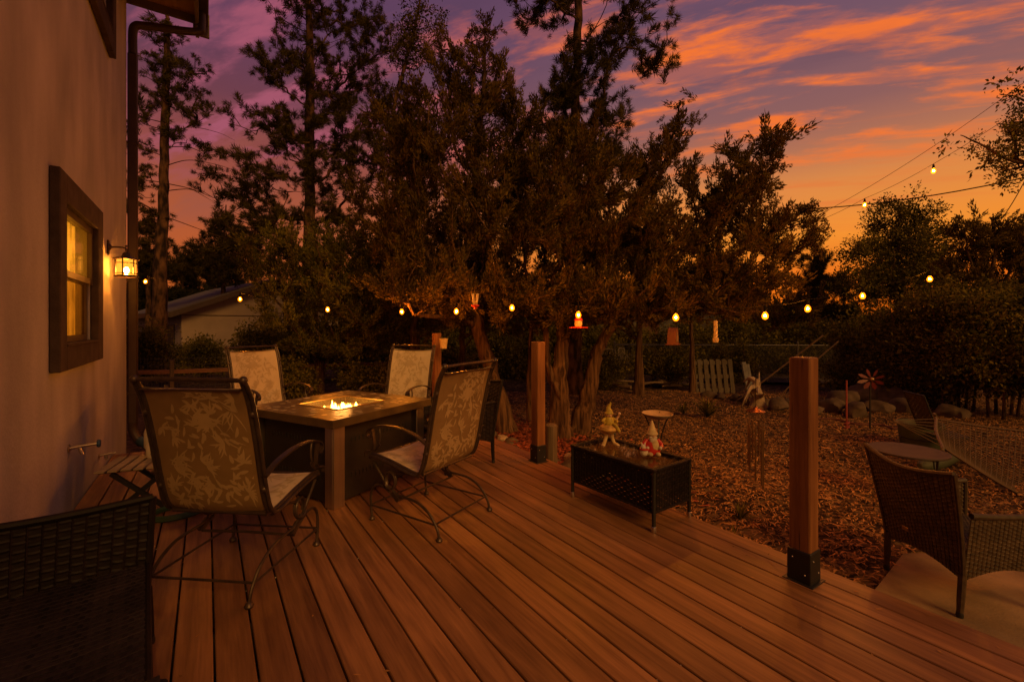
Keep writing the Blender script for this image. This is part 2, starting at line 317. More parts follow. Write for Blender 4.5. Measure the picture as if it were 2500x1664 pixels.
# ================================================================= sky, sun, camera
def build_world():
    w = bpy.data.worlds.new("World"); sc.world = w; w.use_nodes = True; nt = w.node_tree; N = nt.nodes; L = nt.links; N.clear()
    out = N.new('ShaderNodeOutputWorld'); bg = N.new('ShaderNodeBackground'); tc = N.new('ShaderNodeTexCoord')
    def dot(vec):
        n = N.new('ShaderNodeVectorMath'); n.operation = 'DOT_PRODUCT'; L.new(tc.outputs['Generated'], n.inputs[0]); n.inputs[1].default_value = tuple(vec); return n.outputs['Value']
    def math_(op, a, b=None, c=None):
        n = N.new('ShaderNodeMath'); n.operation = op
        for i, x in enumerate((a, b, c)):
            if x is None: continue
            if isinstance(x, (int, float)): n.inputs[i].default_value = x
            else: L.new(x, n.inputs[i])
        return n.outputs[0]
    def mrange(x, a, b, c=0, d=1):
        n = N.new('ShaderNodeMapRange'); n.interpolation_type = 'SMOOTHSTEP'; L.new(x, n.inputs['Value'])
        for k, q in zip(('From Min','From Max','To Min','To Max'), (a, b, c, d)): n.inputs[k].default_value = q
        return n.outputs[0]
    def ramp(x, stops):
        n = N.new('ShaderNodeValToRGB'); e = n.color_ramp.elements; e[0].position, e[0].color = stops[0][0], (*stops[0][1], 1)
        e[1].position, e[1].color = stops[-1][0], (*stops[-1][1], 1)
        for p, c in stops[1:-1]: q = e.new(p); q.color = (*c, 1)
        L.new(x, n.inputs['Fac']); return n.outputs['Color']
    def mix(f, a, b):
        n = N.new('ShaderNodeMix'); n.data_type = 'RGBA'
        if isinstance(f, (int, float)): n.inputs['Factor'].default_value = f
        else: L.new(f, n.inputs['Factor'])
        for s, x in ((n.inputs[6], a), (n.inputs[7], b)):
            if isinstance(x, tuple): s.default_value = (*x, 1)
            else: L.new(x, s)
        return n.outputs[2]
    z = dot((0,0,1)); r = dot(RT); f = dot(FW)
    left = ramp(z, [(0,(.50,.10,.014)),(.10,(.54,.105,.018)),(.22,(.41,.092,.036)),(.31,(.29,.066,.052)),(.40,(.165,.048,.070)),(.54,(.115,.046,.105)),(1,(.05,.035,.07))])
    right = ramp(z, [(0,(.62,.085,.005)),(.09,(.82,.15,.006)),(.16,(.92,.28,.024)),(.25,(.74,.25,.058)),(.31,(.46,.165,.088)),(.37,(.28,.115,.108)),(.48,(.185,.090,.128)),(.62,(.135,.062,.125)),(1,(.06,.04,.08))])
    back = ramp(z, [(0,(.10,.05,.045)),(.3,(.085,.048,.055)),(1,(.05,.035,.06))])
    side = mrange(r, -.42, .35)
    base = mix(side, left, right)
    base = mix(mrange(f, .35, -.35), base, back)
    # cloud streaks on a flat layer overhead
    den = math_('ADD', math_('MAXIMUM', z, 0.0), .16)
    px = math_('DIVIDE', r, den); py = math_('DIVIDE', f, den)
    cb = N.new('ShaderNodeCombineXYZ'); L.new(px, cb.inputs[0]); L.new(py, cb.inputs[1])
    def cloud(rot, scl, seed, nscale, lo, hi, det=6):
        m0 = N.new('ShaderNodeMapping'); m0.inputs['Rotation'].default_value = (0,0,math.radians(rot)); L.new(cb.outputs[0], m0.inputs['Vector'])
        mp = N.new('ShaderNodeMapping'); mp.inputs['Scale'].default_value = (*scl, 1); mp.inputs['Location'].default_value = (seed, seed*.7, 0)
        L.new(m0.outputs[0], mp.inputs['Vector'])
        nz = N.new('ShaderNodeTexNoise'); nz.inputs['Scale'].default_value = nscale; nz.inputs['Detail'].default_value = det; nz.inputs['Roughness'].default_value = .58; nz.inputs['Distortion'].default_value = .25
        L.new(mp.outputs[0], nz.inputs['Vector']); return mrange(nz.outputs['Fac'], lo, hi)
    c1 = cloud(CLOUD[0], (.85, 2.7), CLOUD[1], 2.3, .465, .61, 8)
    c2 = cloud(CLOUD[0]-4, (.9, 2.6), CLOUD[2], 5.2, .38, .60, 9)
    band = math_('MULTIPLY', mrange(z, .22, .33), mrange(z, .80, .55))
    m1 = math_('MULTIPLY', math_('MULTIPLY', c1, math_('MULTIPLY_ADD', c2, .75, .25)), band)
    ccol = mix(side, (.40,.095,.15), (1.0,.19,.022))
    ccol = mix(mrange(f, .35, -.2), ccol, (.13,.06,.07))
    col = mix(math_('MULTIPLY', m1, .92), base, ccol)
    c3 = cloud(CLOUD[0]+4, (.8, 4.5), 7.7, 1.1, .48, .66)
    low = math_('MULTIPLY', c3, math_('MULTIPLY', mrange(z, .13, .22), mrange(z, .40, .30)))
    col = mix(math_('MULTIPLY', low, .55), col, mix(side, (.33,.09,.06), (.80,.17,.035)))
    c4 = cloud(CLOUD[0]+2, (.7, 3.6), 2.9, 1.7, .46, .7)
    dark = math_('MULTIPLY', c4, mrange(z, .36, .5))
    col = mix(math_('MULTIPLY', dark, .38), col, (.085,.046,.085))
    sky = N.new('ShaderNodeTexSky'); sky.sky_type = 'NISHITA'; sky.sun_disc = False; sky.sun_elevation = math.radians(1.0); sky.sun_rotation = math.radians(62)
    ad = N.new('ShaderNodeMix'); ad.data_type = 'RGBA'; ad.blend_type = 'ADD'; ad.inputs['Factor'].default_value = .006
    L.new(col, ad.inputs[6]); L.new(sky.outputs[0], ad.inputs[7])
    L.new(ad.outputs[2], bg.inputs['Color']); bg.inputs['Strength'].default_value = .95
    L.new(bg.outputs[0], out.inputs['Surface'])
CLOUD = (22.0, 17.9, 9.4)
build_world()
sun = bpy.data.lights.new('sun', 'SUN'); sun.energy = 2.0; sun.angle = math.radians(24); sun.color = (1, .47, .10)
so = bpy.data.objects.new('sun', sun); C.objects.link(so)
sd = Vector((-.07, -.97, .60)).normalized(); so.rotation_euler = sd.to_track_quat('Z', 'Y').to_euler()
cam = bpy.data.cameras.new('camera'); co = bpy.data.objects.new('camera', cam); C.objects.link(co)
cam.sensor_width = 36; cam.lens = F/2500*36; cam.shift_y = -(832-HZ)/2500; cam.clip_end = 2000; cam.clip_start = .05
co.location = (0, 0, H); co.rotation_euler = (PI/2, 0, -TH); sc.camera = co
sc.view_settings.view_transform = 'Standard'; sc.view_settings.look = 'None'; sc.view_settings.exposure = 0; sc.view_settings.gamma = 1
sc.cycles.use_denoising = True
try: sc.cycles.denoiser = 'OPENIMAGEDENOISE'
except Exception: pass
sc.cycles.max_bounces = 6; sc.cycles.transparent_max_bounces = 12; sc.cycles.sample_clamp_indirect = 4

# ================================================================= ground, gravel lot, slab, deck
def ground_mat():
    m = bpy.data.materials.new('mulch_ground'); m.use_nodes = True; nt = m.node_tree; N = nt.nodes; L = nt.links; b = N['Principled BSDF']; b.inputs['Roughness'].default_value = .95; b.inputs['Specular IOR Level'].default_value = .1
    tc = N.new('ShaderNodeTexCoord')
    nz = N.new('ShaderNodeTexNoise'); nz.inputs['Scale'].default_value = 6; nz.inputs['Detail'].default_value = 4; L.new(tc.outputs['Object'], nz.inputs['Vector'])
    va = N.new('ShaderNodeVectorMath'); va.operation = 'MULTIPLY_ADD'; va.inputs[1].default_value = (.25,.25,.25); L.new(nz.outputs['Color'], va.inputs[0]); L.new(tc.outputs['Object'], va.inputs[2])
    mp = N.new('ShaderNodeMapping'); mp.inputs['Scale'].default_value = (14, 30, 1); mp.inputs['Rotation'].default_value = (0,0,.5); L.new(va.outputs[0], mp.inputs['Vector'])
    vo = N.new('ShaderNodeTexVoronoi'); vo.inputs['Scale'].default_value = 1.0; L.new(mp.outputs[0], vo.inputs['Vector'])
    bw = N.new('ShaderNodeSeparateColor'); L.new(vo.outputs['Color'], bw.inputs[0])
    cr = N.new('ShaderNodeValToRGB'); e = cr.color_ramp.elements; e[0].color = (.022,.013,.008,1); e[1].color = (.21,.125,.06,1); q = e.new(.55); q.color = (.085,.047,.024,1)
    L.new(bw.outputs[0], cr.inputs['Fac'])
    n2 = N.new('ShaderNodeTexNoise'); n2.inputs['Scale'].default_value = .7; n2.inputs['Detail'].default_value = 5; L.new(tc.outputs['Object'], n2.inputs['Vector'])
    mr = N.new('ShaderNodeMapRange'); mr.inputs['From Min'].default_value = .3; mr.inputs['From Max'].default_value = .7; mr.inputs['To Min'].default_value = .45; mr.inputs['To Max'].default_value = 1.2; L.new(n2.outputs['Fac'], mr.inputs['Value'])
    sc_ = N.new('ShaderNodeVectorMath'); sc_.operation = 'SCALE'; L.new(cr.outputs[0], sc_.inputs[0]); L.new(mr.outputs[0], sc_.inputs['Scale']); L.new(sc_.outputs[0], b.inputs['Base Color'])
    bp = N.new('ShaderNodeBump'); bp.inputs['Strength'].default_value = .8; bp.inputs['Distance'].default_value = .03; L.new(vo.outputs['Distance'], bp.inputs['Height']); L.new(bp.outputs[0], b.inputs['Normal'])
    return m
M['ground'] = ground_mat()
gx = np.concatenate([np.linspace(-220,-14,8), np.linspace(-12,24,73), np.linspace(27,220,8)]); gy = np.concatenate([np.linspace(-200,-8,6), np.linspace(-6,34,81), np.linspace(38,240,8)])
X, Y = np.meshgrid(gx, gy)
Z = GZ + .03*np.sin(X*1.7+.4*Y)*np.cos(Y*1.3-.5*X) + .022*np.sin(3.1*X+1.3)*np.sin(2.7*Y)
Z = np.where((X < 3.0) & (Y < 6.4), GZ-.06, Z)
V = np.stack([X, Y, Z], -1).reshape(-1, 3); nx, ny = len(gx), len(gy)
I = (np.arange(ny-1)[:, None]*nx + np.arange(nx-1)[None]).ravel()
g = bigmesh('ground', V, np.stack([I, I+1, I+1+nx, I+nx], 1), M['ground']); tag(g, 'dark yard ground littered with bark mulch', 'ground', kind='structure')

lot = MB(); P = [G(1690, 935, GZ), G(2330, 948, GZ), W(2560, 853, 30), W(1700, 852, 30)]
lot.add([(p[0], p[1], GZ+.075) for p in P], [(0,1,2,3)])
M['lot'] = mat('gravel_lot', (.10,.068,.05), .95, var=.35, scale=5, bump=.4, bscale=60, detail=8, spec=.1)
tag(lot.build('gravel_lot', M['lot']), 'pale gravel lot beyond the chain link fence', 'gravel lot', kind='structure')

# concrete slab at right, one step below the deck
slab = MB(); sz = -.245
poly = [tuple(G(2119, 1431, sz)[:2]), tuple(G(2206, 1349, sz)[:2]), tuple(G(2390, 1400, sz)[:2]), (5.4, .25), (5.4, -3.0), (2.87, -3.0), (2.87, 1.0)]
DX1 = 2.842
poly = [(2.862, .99), tuple(G(2206, 1349, sz)[:2]), (4.62, .66), (6.2, .1), (6.2, -3.0), (2.862, -3.0)]
slab.prism(poly, sz-.12, sz); tag(slab.build('concrete_slab', M['concrete'], smooth=False), 'stained concrete slab beside the deck', 'slab', kind='structure')

# deck: every board is a real board with eased edges
dk = MB(); pitch = .1405; x0 = .0256 - 6*pitch
edges = [-.812] + [x0 + k*pitch for k in range(1, 26) if -.80 < x0 + k*pitch < DX1-.05] + [DX1]
DY0, DY1 = -3.0, 6.2
for a, b in zip(edges[:-1], edges[1:]):
    w = b - a - .0085
    if w < .02: continue
    cuts = [DY0] + ([rnd.uniform(-2.2, -.6)] if rnd.random() < .5 else []) + [DY1 + rnd.uniform(-.006, .006)]
    for c0, c1 in zip(cuts[:-1], cuts[1:]):
        dk.bbox(((a+b)/2, (c0+c1)/2, -.0125 + rnd.uniform(-.0012, .0006)), (w, c1-c0-.004, .025), .0035)
nb = len(dk.f)
for y in np.arange(DY0+.2, DY1, .4): dk.box(((DX1-.82)/2-.01, y, -.115), (DX1+.76, .04, .17), m=1)
dk.box((DX1-.015, (DY0+DY1)/2, -.115), (.024, DY1-DY0-.02, .17), m=2); dk.box((1.0, DY1-.02, -.115), (3.55, .024, .17), m=2)
M['dark'] = mat('dark_joist', (.03,.02,.014), .95)
dkm = dk.build('deck', [M['deck'], M['dark'], M['deck']], smooth=False); tag(dkm, 'warm brown composite deck boards running away from the viewer', 'deck', kind='structure')
# little clip screws in the grooves
scw = MB()
for e in edges[1:-1]:
    for y in np.arange(.3, 6, .4):
        if rnd.random() < .16: scw.ball((e, y + rnd.uniform(-.03,.03), -.006), .0032, 6)
tag(scw.build('deck_screw', M['steel']), 'tiny bright screw heads down in the deck grooves', 'screws', kind='stuff')

# ================================================================= the stucco house at left
house = thing('stucco_house', 'two storey tan stucco house standing along the deck', 'house', (-.82, 7.25, GZ))
ho = house.location
XW = -.82; XF = XW + .055
def yz(u, v, x=XW): p = onx(u, v, x); return p[1], p[2]
wy0, wy1 = yz(164, 600, XF)[0], yz(241, 600, XF)[0]; wz0, wz1 = 1.21, 2.164
oy0, oy1 = yz(148, 600, XF)[0], yz(252, 600, XF)[0]; oz0, oz1 = 1.05, 2.353
uy1o = yz(284, 140, XF)[0]; uz0o = yz(284, 146, XF)[1]
ucfg = dict(y0=uy1o-1.40, y1=uy1o, z0=uz0o, z1=uz0o+1.5)
uo = (ucfg['y0']+.17, ucfg['y1']-.17, ucfg['z0']+.17, ucfg['z1']-.17)
ZT = 5.62
wl = MB()
ys = sorted([-3.2, wy0, wy1, uo[0], uo[1], 7.25]); zs = sorted([GZ-.1, wz0, wz1, uo[2], uo[3], ZT])
hole = lambda y, z: (wy0 < y < wy1 and wz0 < z < wz1) or (uo[0] < y < uo[1] and uo[2] < z < uo[3])
for a, b in zip(ys[:-1], ys[1:]):
    for c, d in zip(zs[:-1], zs[1:]):
        if not hole((a+b)/2, (c+d)/2): wl.add([(XW,a,c),(XW,b,c),(XW,b,d),(XW,a,d)], [(0,1,2,3)])
for (a, b, c, d) in ((wy0, wy1, wz0, wz1), uo):
    x2 = XW-.16
    wl.add([(XW,a,c),(XW,b,c),(XW,b,d),(XW,a,d),(x2,a,c),(x2,b,c),(x2,b,d),(x2,a,d)], [(0,1,5,4),(1,2,6,5),(2,3,7,6),(3,0,4,7)])
wl.add([(XW,7.25,GZ-.1),(-8,7.25,GZ-.1),(-8,7.25,ZT),(XW,7.25,ZT)], [(0,1,2,3)])
wl.add([(XW,-3.2,GZ-.1),(-8,-3.2,GZ-.1),(-8,-3.2,ZT),(XW,-3.2,ZT)], [(3,2,1,0)])
wl.add([(-8,-3.2,GZ-.1),(-8,7.25,GZ-.1),(-8,7.25,ZT),(-8,-3.2,ZT)], [(3,2,1,0)])
wl.build('wall', M['stucco'], house, origin=ho, smooth=False)
def window(oy0, oy1, oz0, oz1, iy0, iy1, iz0, iz1, lit, light):
    t = MB(); d = .055; xc = XW + d/2 + .001; e = .003
    t.bbox((xc, (oy0+iy0)/2, (oz0+oz1)/2), (d, iy0-oy0, oz1-oz0), .006)
    t.bbox((xc, (oy1+iy1)/2, (oz0+oz1)/2), (d, oy1-iy1, oz1-oz0), .006)
    t.bbox((xc+e*.5, (iy0+iy1)/2, (oz1+iz1)/2), (d-e, iy1-iy0, oz1-iz1), .006)
    t.bbox((xc+e*.5, (iy0+iy1)/2, (oz0+iz0)/2), (d-e, iy1-iy0, iz0-oz0), .006)
    f = t.build('window', M['trim'], house, origin=ho)
    s = MB(); s.box((XW-.035, (iy0+iy1)/2, iz0+.008), (.19, iy1-iy0-.01, .016)); s.build('sill', M['trim'], f, origin=ho)
    s = MB(); xs = XW-.030; mz = (iz0+iz1)/2+.02; w = .045
    for (a, b, c, dd, xo) in ((iy0, iy1, iz0+.017, mz+.02, .0), (iy0, iy1, mz-.02, iz1, .033)):
        s.box((xs+xo, a+w/2+.003, (c+dd)/2), (.03, w, dd-c)); s.box((xs+xo, b-w/2-.003, (c+dd)/2), (.03, w, dd-c))
        s.box((xs+xo, (a+b)/2, c+w/2), (.028, b-a-2*w-.006, w)); s.box((xs+xo, (a+b)/2, dd-w/2), (.028, b-a-2*w-.006, w))
    s.build('sash', M['sash'], f, origin=ho, smooth=False)
    p = MB(); p.box((xs, (iy0+iy1)/2, (iz0+mz)/2+.01), (.006, iy1-iy0-.1, mz-iz0-.06)); p.build('pane', lit[0], f, origin=ho, smooth=False)
    p = MB(); p.box((xs+.033, (iy0+iy1)/2, (iz1+mz)/2), (.006, iy1-iy0-.1, iz1-mz-.06)); p.build('pane', lit[1], f, origin=ho, smooth=False)
    # pleated curtain just inside
    cu = MB(); n = 60; yy = np.linspace(iy0+.004, iy1-.004, n); vs = []
    for i, y in enumerate(yy): dx = .012*math.sin(i*1.15) + .006*math.sin(i*2.9); vs += [(XW-.095+dx, y, iz0+.002), (XW-.095+dx, y, iz1-.002)]
    cu.add(vs, [(2*i, 2*i+2, 2*i+3, 2*i+1) for i in range(n-1)])
    cu.build('curtain', light, f, origin=ho)
def glow_curtain(name, col, s):
    m = bpy.data.materials.new(name); m.use_nodes = True; nt = m.node_tree; N = nt.nodes; L = nt.links; b = N['Principled BSDF']; b.inputs['Roughness'].default_value = .9
    b.inputs['Base Color'].default_value = (.5,.4,.25,1)
    tc = N.new('ShaderNodeTexCoord'); mp = N.new('ShaderNodeMapping'); mp.inputs['Scale'].default_value = (1, 9, 3.0); L.new(tc.outputs['Object'], mp.inputs['Vector'])
    nz = N.new('ShaderNodeTexNoise'); nz.inputs['Scale'].default_value = 1.5; nz.inputs['Detail'].default_value = 5; L.new(mp.outputs[0], nz.inputs['Vector'])
    mr = N.new('ShaderNodeMapRange'); mr.inputs['From Min'].default_value = .3; mr.inputs['From Max'].default_value = .7; mr.inputs['To Min'].default_value = s*.35; mr.inputs['To Max'].default_value = s*1.3; L.new(nz.outputs['Fac'], mr.inputs['Value'])  # mottled glow put into the curtain for room light and trees mirrored in the pane
    L.new(mr.outputs[0], b.inputs['Emission Strength']); b.inputs['Emission Color'].default_value = (*col, 1); return m
M['curtain_glow'] = glow_curtain('curtain_glow', (1,.38,.018), 1.35)
M['curtain_dim'] = glow_curtain('curtain_dim', (1,.5,.2), .012)
M['pane'] = glass('window_pane', (.72,.62,.52), .02, .12, .3); M['pane_up'] = glass('window_pane_upper', (.97,.94,.88), .02, .16, .35)
window(oy0, oy1, oz0, oz1, wy0, wy1, wz0, wz1, (M['pane'], M['pane_up']), M['curtain_glow'])
window(ucfg['y0'], ucfg['y1'], ucfg['z0'], ucfg['z1'], *uo, (M['pane'], M['pane_up']), M['curtain_dim'])
# eaves: soffit, fascia, roof, gutter, downspout
XE, YE = -.12, 7.62
e = MB(); e.box(((XE-8.6)/2, (YE-3.6)/2, ZT+.02), (XE+8.6, YE+3.6, .035)); sf = e.build('soffit', M['soffit'], house, origin=ho, smooth=False)
e = MB(); zt = ZT+.04
e.add([(XE+.02,-3.62,zt),(XE+.02,YE+.02,zt),(-8.62,YE+.02,zt),(-8.62,-3.62,zt),(-4.3,-3.62,zt+1.6),(-4.3,YE+.02,zt+1.6)], [(0,1,5,4),(2,3,4,5),(1,2,5),(3,0,4)])
e.build('roof', M['roof'], house, origin=ho, smooth=False)
e = MB(); e.bbox((XE+.012, YE-1.2, ZT-.12), (.04, 2.45, .34), .004); e.bbox(((XE-2.6)/2, YE+.02, ZT-.02), (2.5, .04, .16), .004)
e.bbox((XE+.055, YE+.065, ZT-.07), (.19, .05, .32), .004)
e.build('fascia', M['fascia'], house, origin=ho, smooth=False)
e = MB(); e.bbox((XE+.085, YE-1.6, ZT-.07), (.11, 3.2, .11), .012); gt = e.build('gutter', M['down'], house, origin=ho)
e = MB(); xd = XW+.055; yd = 7.25+.055
def rect(pts, w=.085): return e.tube(pts, w*.62, 12)
e.tube(cat_rom([(XE+.06, yd-.02, ZT-.10), (XE+.06, yd-.02, ZT-.30), (XE-.0, yd-.02, ZT-.40), (xd+.14, yd, ZT-.50), (xd+.03, yd, ZT-.54), (xd, yd, ZT-.64), (xd, yd, ZT-.9)], 6), .047, 12)
e.bbox((xd, yd, (ZT-.9+.12)/2), (.098, .088, ZT-.9-.12), .014)
e.tube(cat_rom([(xd, yd, .14), (xd, yd, .05), (xd+.04, yd-.02, -.06), (xd+.10, yd-.06, -.14)], 5), .05, 12)
for z in (3.6, 1.9, .5): e.bbox((xd, yd, z), (.112, .10, .03), .004)
e.build('downspout', M['down'], house, origin=ho)

# the wall lantern
p = onx(262, 604, XW); ly = p[1]; lx = XW + .145
lan = thing('wall_lantern', 'lit bronze craftsman wall lantern beside the window', 'lantern', (XW, ly, 1.95)); lo = lan.location
e = MB(); R90 = Matrix.Rotation(PI/2, 3, 'Y')
e.lathe([(0,.0),(.032,.0),(.038,.01),(.030,.022),(.014,.032),(0,.036)], (XW+.001, ly, 2.125), 16, R=R90); e.bbox((XW+.008, ly, 2.125), (.014, .055, .135), .004); e.build('backplate', M['iron'], lan, origin=lo)
e = MB(); e.tube(cat_rom([(XW+.03, ly, 2.125), (XW+.08, ly, 2.13), (lx-.01, ly, 2.125), (lx, ly, 2.10), (lx, ly, 2.06)], 5), .009, 8); e.ball((lx, ly, 2.145), .011); e.build('arm', M['iron'], lan, origin=lo)
e = MB(); e.lathe([(0,2.085),(.018,2.083),(.03,2.068),(.034,2.045),(.05,2.035),(.106,2.018),(.108,2.008),(.10,2.006),(.0,2.006)], (lx, ly, 0), 24); e.build('cap', M['iron'], lan, origin=lo)
e = MB()
for k in range(6):
    a = k*PI/3+.3; e.tube([(lx+.086*math.cos(a), ly+.086*math.sin(a), 1.845), (lx+.086*math.cos(a), ly+.086*math.sin(a), 2.008)], .0055, 6)
for z, r in ((1.868,.086),(1.97,.086)): e.tube([(lx+r*math.cos(t), ly+r*math.sin(t), z) for t in np.linspace(0,2*PI,25)[:-1]], .0045, 6, closed=True)
e.tube([(lx+.089*math.cos(t), ly+.089*math.sin(t), 1.84) for t in np.linspace(0,2*PI,33)[:-1]], .011, 8, closed=True); e.tube([(lx-.085,ly,1.84),(lx+.085,ly,1.84)], .006, 6); e.build('cage', M['iron'], lan, origin=lo)
e = MB(); e.lathe([(.0,1.851),(.076,1.852),(.078,1.93),(.076,2.004),(0,2.005)], (lx, ly, 0), 24); gl = e.build('lamp_glass', M['lampshell'], lan, origin=lo)
e = MB(); e.ball((lx, ly, 1.90), .021, 12, sq=(1,1,1.5)); e.tube([(lx,ly,1.846),(lx,ly,1.875)], .010, 8); e.build('bulb', M['filament'], lan, origin=lo)
# hose bibs
for i, (u0, v0, sc2, lab) in enumerate(((166, 1094, 1.0, 'steel hose bib with a valve knob on the stucco under the window'), (240, 1112, .8, 'short steel pipe stub on the stucco near the house corner'))):
    q = onx(u0, v0, XW); h = thing('hose_bib', lab, 'tap', tuple(q))
    e = MB(); e.lathe([(0,0),(.028*sc2,0),(.03*sc2,.006),(.02*sc2,.012),(0,.013)], (q[0]+.001,q[1],q[2]), 14, R=R90); e.build('flange', M['steel'], h, origin=q)
    e = MB(); e.tube([(q[0],q[1],q[2]), (q[0]+.09*sc2,q[1],q[2]+.008), (q[0]+.155*sc2,q[1],q[2]+.012)], [.011*sc2,.013*sc2,.012*sc2], 10); e.tube([(q[0]+.06*sc2,q[1],q[2]), (q[0]+.075*sc2,q[1],q[2]-.05*sc2)], [.012*sc2,.014*sc2], 10); e.build('spout', M['steel'], h, origin=q)
    if i == 0:
        e = MB(); e.lathe([(0,0),(.026,0),(.03,.008),(.026,.018),(0,.02)], (q[0]+.155,q[1],q[2]+.012), 8, R=R90); e.build('handle', M['blue'], h, origin=q)
# ================================================================= sling chairs
def make_sling_chair():
    t = thing('sling_chair', '', 'chair')
    prof = cat_rom([(0,.335,.425),(0,.315,.447),(0,.24,.450),(0,.08,.425),(0,-.07,.393),(0,-.135,.395),(0,-.175,.45),(0,-.21,.58),(0,-.25,.78),(0,-.30,.98),(0,-.345,1.08)], 6)
    prof = np.array(prof); hw = .258
    k = len(prof); ib = int(np.argmin(np.abs(prof[:,1]+.135)))     # seat/back split
    seg = np.linalg.norm(np.diff(prof, axis=0), axis=1); cum = np.concatenate([[0], np.cumsum(seg)])
    tang = np.gradient(prof, axis=0); tang /= np.linalg.norm(tang, axis=1)[:, None]
    nrm = np.stack([np.zeros(k), tang[:,2], -tang[:,1]], 1)          # sitter side
    def at(s, a, off=0.0):
        p = np.array([np.interp(s, cum, prof[:,i]) for i in range(3)]); n = np.array([np.interp(s, cum, nrm[:,i]) for i in range(3)]); n /= np.linalg.norm(n)
        sag = -.016*math.cos(a*PI/2)
        p = p + n*(sag+off); p[0] = a*hw; return p
    def sling(s0, s1, name, seed, dens):
        mb = MB(); nu, nv = 13, 26; A = np.linspace(-1,1,nu); S = np.linspace(s0, s1, nv)
        for off, m in ((.0, 0), (-.003, 2)):
            vs = [at(s, a, off) for s in S for a in A]
            mb.add(vs, [(j*nu+i, j*nu+i+1, (j+1)*nu+i+1, (j+1)*nu+i) if m == 0 else (j*nu+i+1, j*nu+i, (j+1)*nu+i, (j+1)*nu+i+1) for j in range(nv-1) for i in range(nu-1)], m)
        rr = random.Random(seed)
        def leaf(cs, ca, ang, L, Wd):
            pr = [(0,0),(.22,.42),(.5,.5),(.8,.3),(1,0),(.8,-.3),(.5,-.5),(.22,-.42)]
            bend = rr.uniform(-.6,.6)
            for off, m in ((.0022, 1), (-.0052, 3)):
                vs = []
                for x, y in pr:
                    an = ang + bend*x; s = cs + L*x*math.sin(an) + Wd*y*math.cos(an); a = ca + (L*x*math.cos(an) - Wd*y*math.sin(an))/hw
                    vs.append(at(min(max(s, s0+.012), s1-.012), min(max(a, -.93), .93), off))
                mid = [at(min(max(cs + L*x*math.sin(ang+bend*x), s0+.012), s1-.012), min(max(ca + L*x*math.cos(ang+bend*x)/hw, -.93), .93), off) for x in (.25,.5,.78)]
                vs += mid
                fs = [(0,1,8),(1,2,9,8),(2,3,10,9),(3,4,10),(4,5,10),(5,6,9,10),(6,7,8,9),(7,0,8)]
                mb.add(vs, fs if m == 1 else [tuple(reversed(f)) for f in fs], m)
        for _ in range(dens):
            cs, ca, an = rr.uniform(s0+.02, s1-.02), rr.uniform(-.9,.9), rr.uniform(0, 2*PI); typ = rr.random()
            if typ < .45:                                             # blossom of narrow petals
                n = rr.randint(7, 10); sp = rr.uniform(2.2, 3.6)
                for q in range(n): leaf(cs, ca, an + sp*(q/(n-1)-.5), rr.uniform(.05,.082), rr.uniform(.009,.014))
            elif typ < .8:                                            # spray of leaves on a stem
                for q in range(rr.randint(4, 7)):
                    x = q*.032; leaf(cs + x*math.sin(an), ca + x*math.cos(an)/hw, an + (.8 if q % 2 else -.8), rr.uniform(.045,.07), rr.uniform(.014,.022))
            else:
                for q in range(3): leaf(cs, ca, an + q*.5, rr.uniform(.08,.13), rr.uniform(.007,.010))
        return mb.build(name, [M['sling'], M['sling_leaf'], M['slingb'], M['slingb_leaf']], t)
    sling(.02, cum[ib], 'seat', 3, 26)
    sling(cum[ib]+.004, cum[-1]-.03, 'backrest', 5, 52)
    f = MB()
    for sx in (-1, 1):
        f.tube([(sx*(hw+.012), p[1], p[2]) for p in prof], .0115, 8)
        f.tube([(sx*(hw+.036), p[1]-.003*0, p[2]-.006) for p in prof[8:-4]] + [(sx*(hw+.03), -.35, 1.085)], .0095, 8)
        f.ball((sx*(hw+.022), -.352, 1.093), .021); 
        for q in (ib+10, ib+22): f.ball((sx*(hw+.024), prof[min(q,k-1)][1], prof[min(q,k-1)][2]), .019, 8)
    f.tube([(-hw-.015, -.350, 1.092), (-.12, -.352, 1.095), (.12, -.352, 1.095), (hw+.015, -.350, 1.092)], .011, 8)
    f.sweep([(-hw, -.338, 1.045), (hw, -.338, 1.045)], .006, .030, (0,0,1)); 
    f.tube([(-hw, .333, .427), (hw, .333, .427)], .011, 8); f.tube([(-hw,-.15,.385),(hw,-.15,.385)], .011, 8); f.tube([(-hw,.10,.40),(hw,.10,.40)], .009, 8)
    f.build('frame', M['iron'], t)
    for sx in (-1, 1):
        x = sx*(hw+.04); a = MB()
        a.sweep(cat_rom([(x,-.225,.60),(x,-.12,.645),(x,.02,.672),(x,.16,.672),(x,.27,.650),(x,.318,.615),(x,.312,.580),(x,.284,.575),(x,.275,.597),(x,.29,.61)], 5), .032, .010)
        a.sweep(cat_rom([(x,.345,.44),(x,.338,.475),(x,.285,.487),(x,.258,.52),(x,.262,.57),(x,.278,.635)], 5), .022, .008)
        a.tube(cat_rom([(x,.25,.485),(x,.215,.54),(x,.20,.60),(x,.21,.655)], 5), .006, 6); a.tube(cat_rom([(x,.285,.487),(x,.235,.50),(x,.20,.54)], 5), .006, 6)
        a.build('armrest', M['iron'], t)
        x = sx*.275
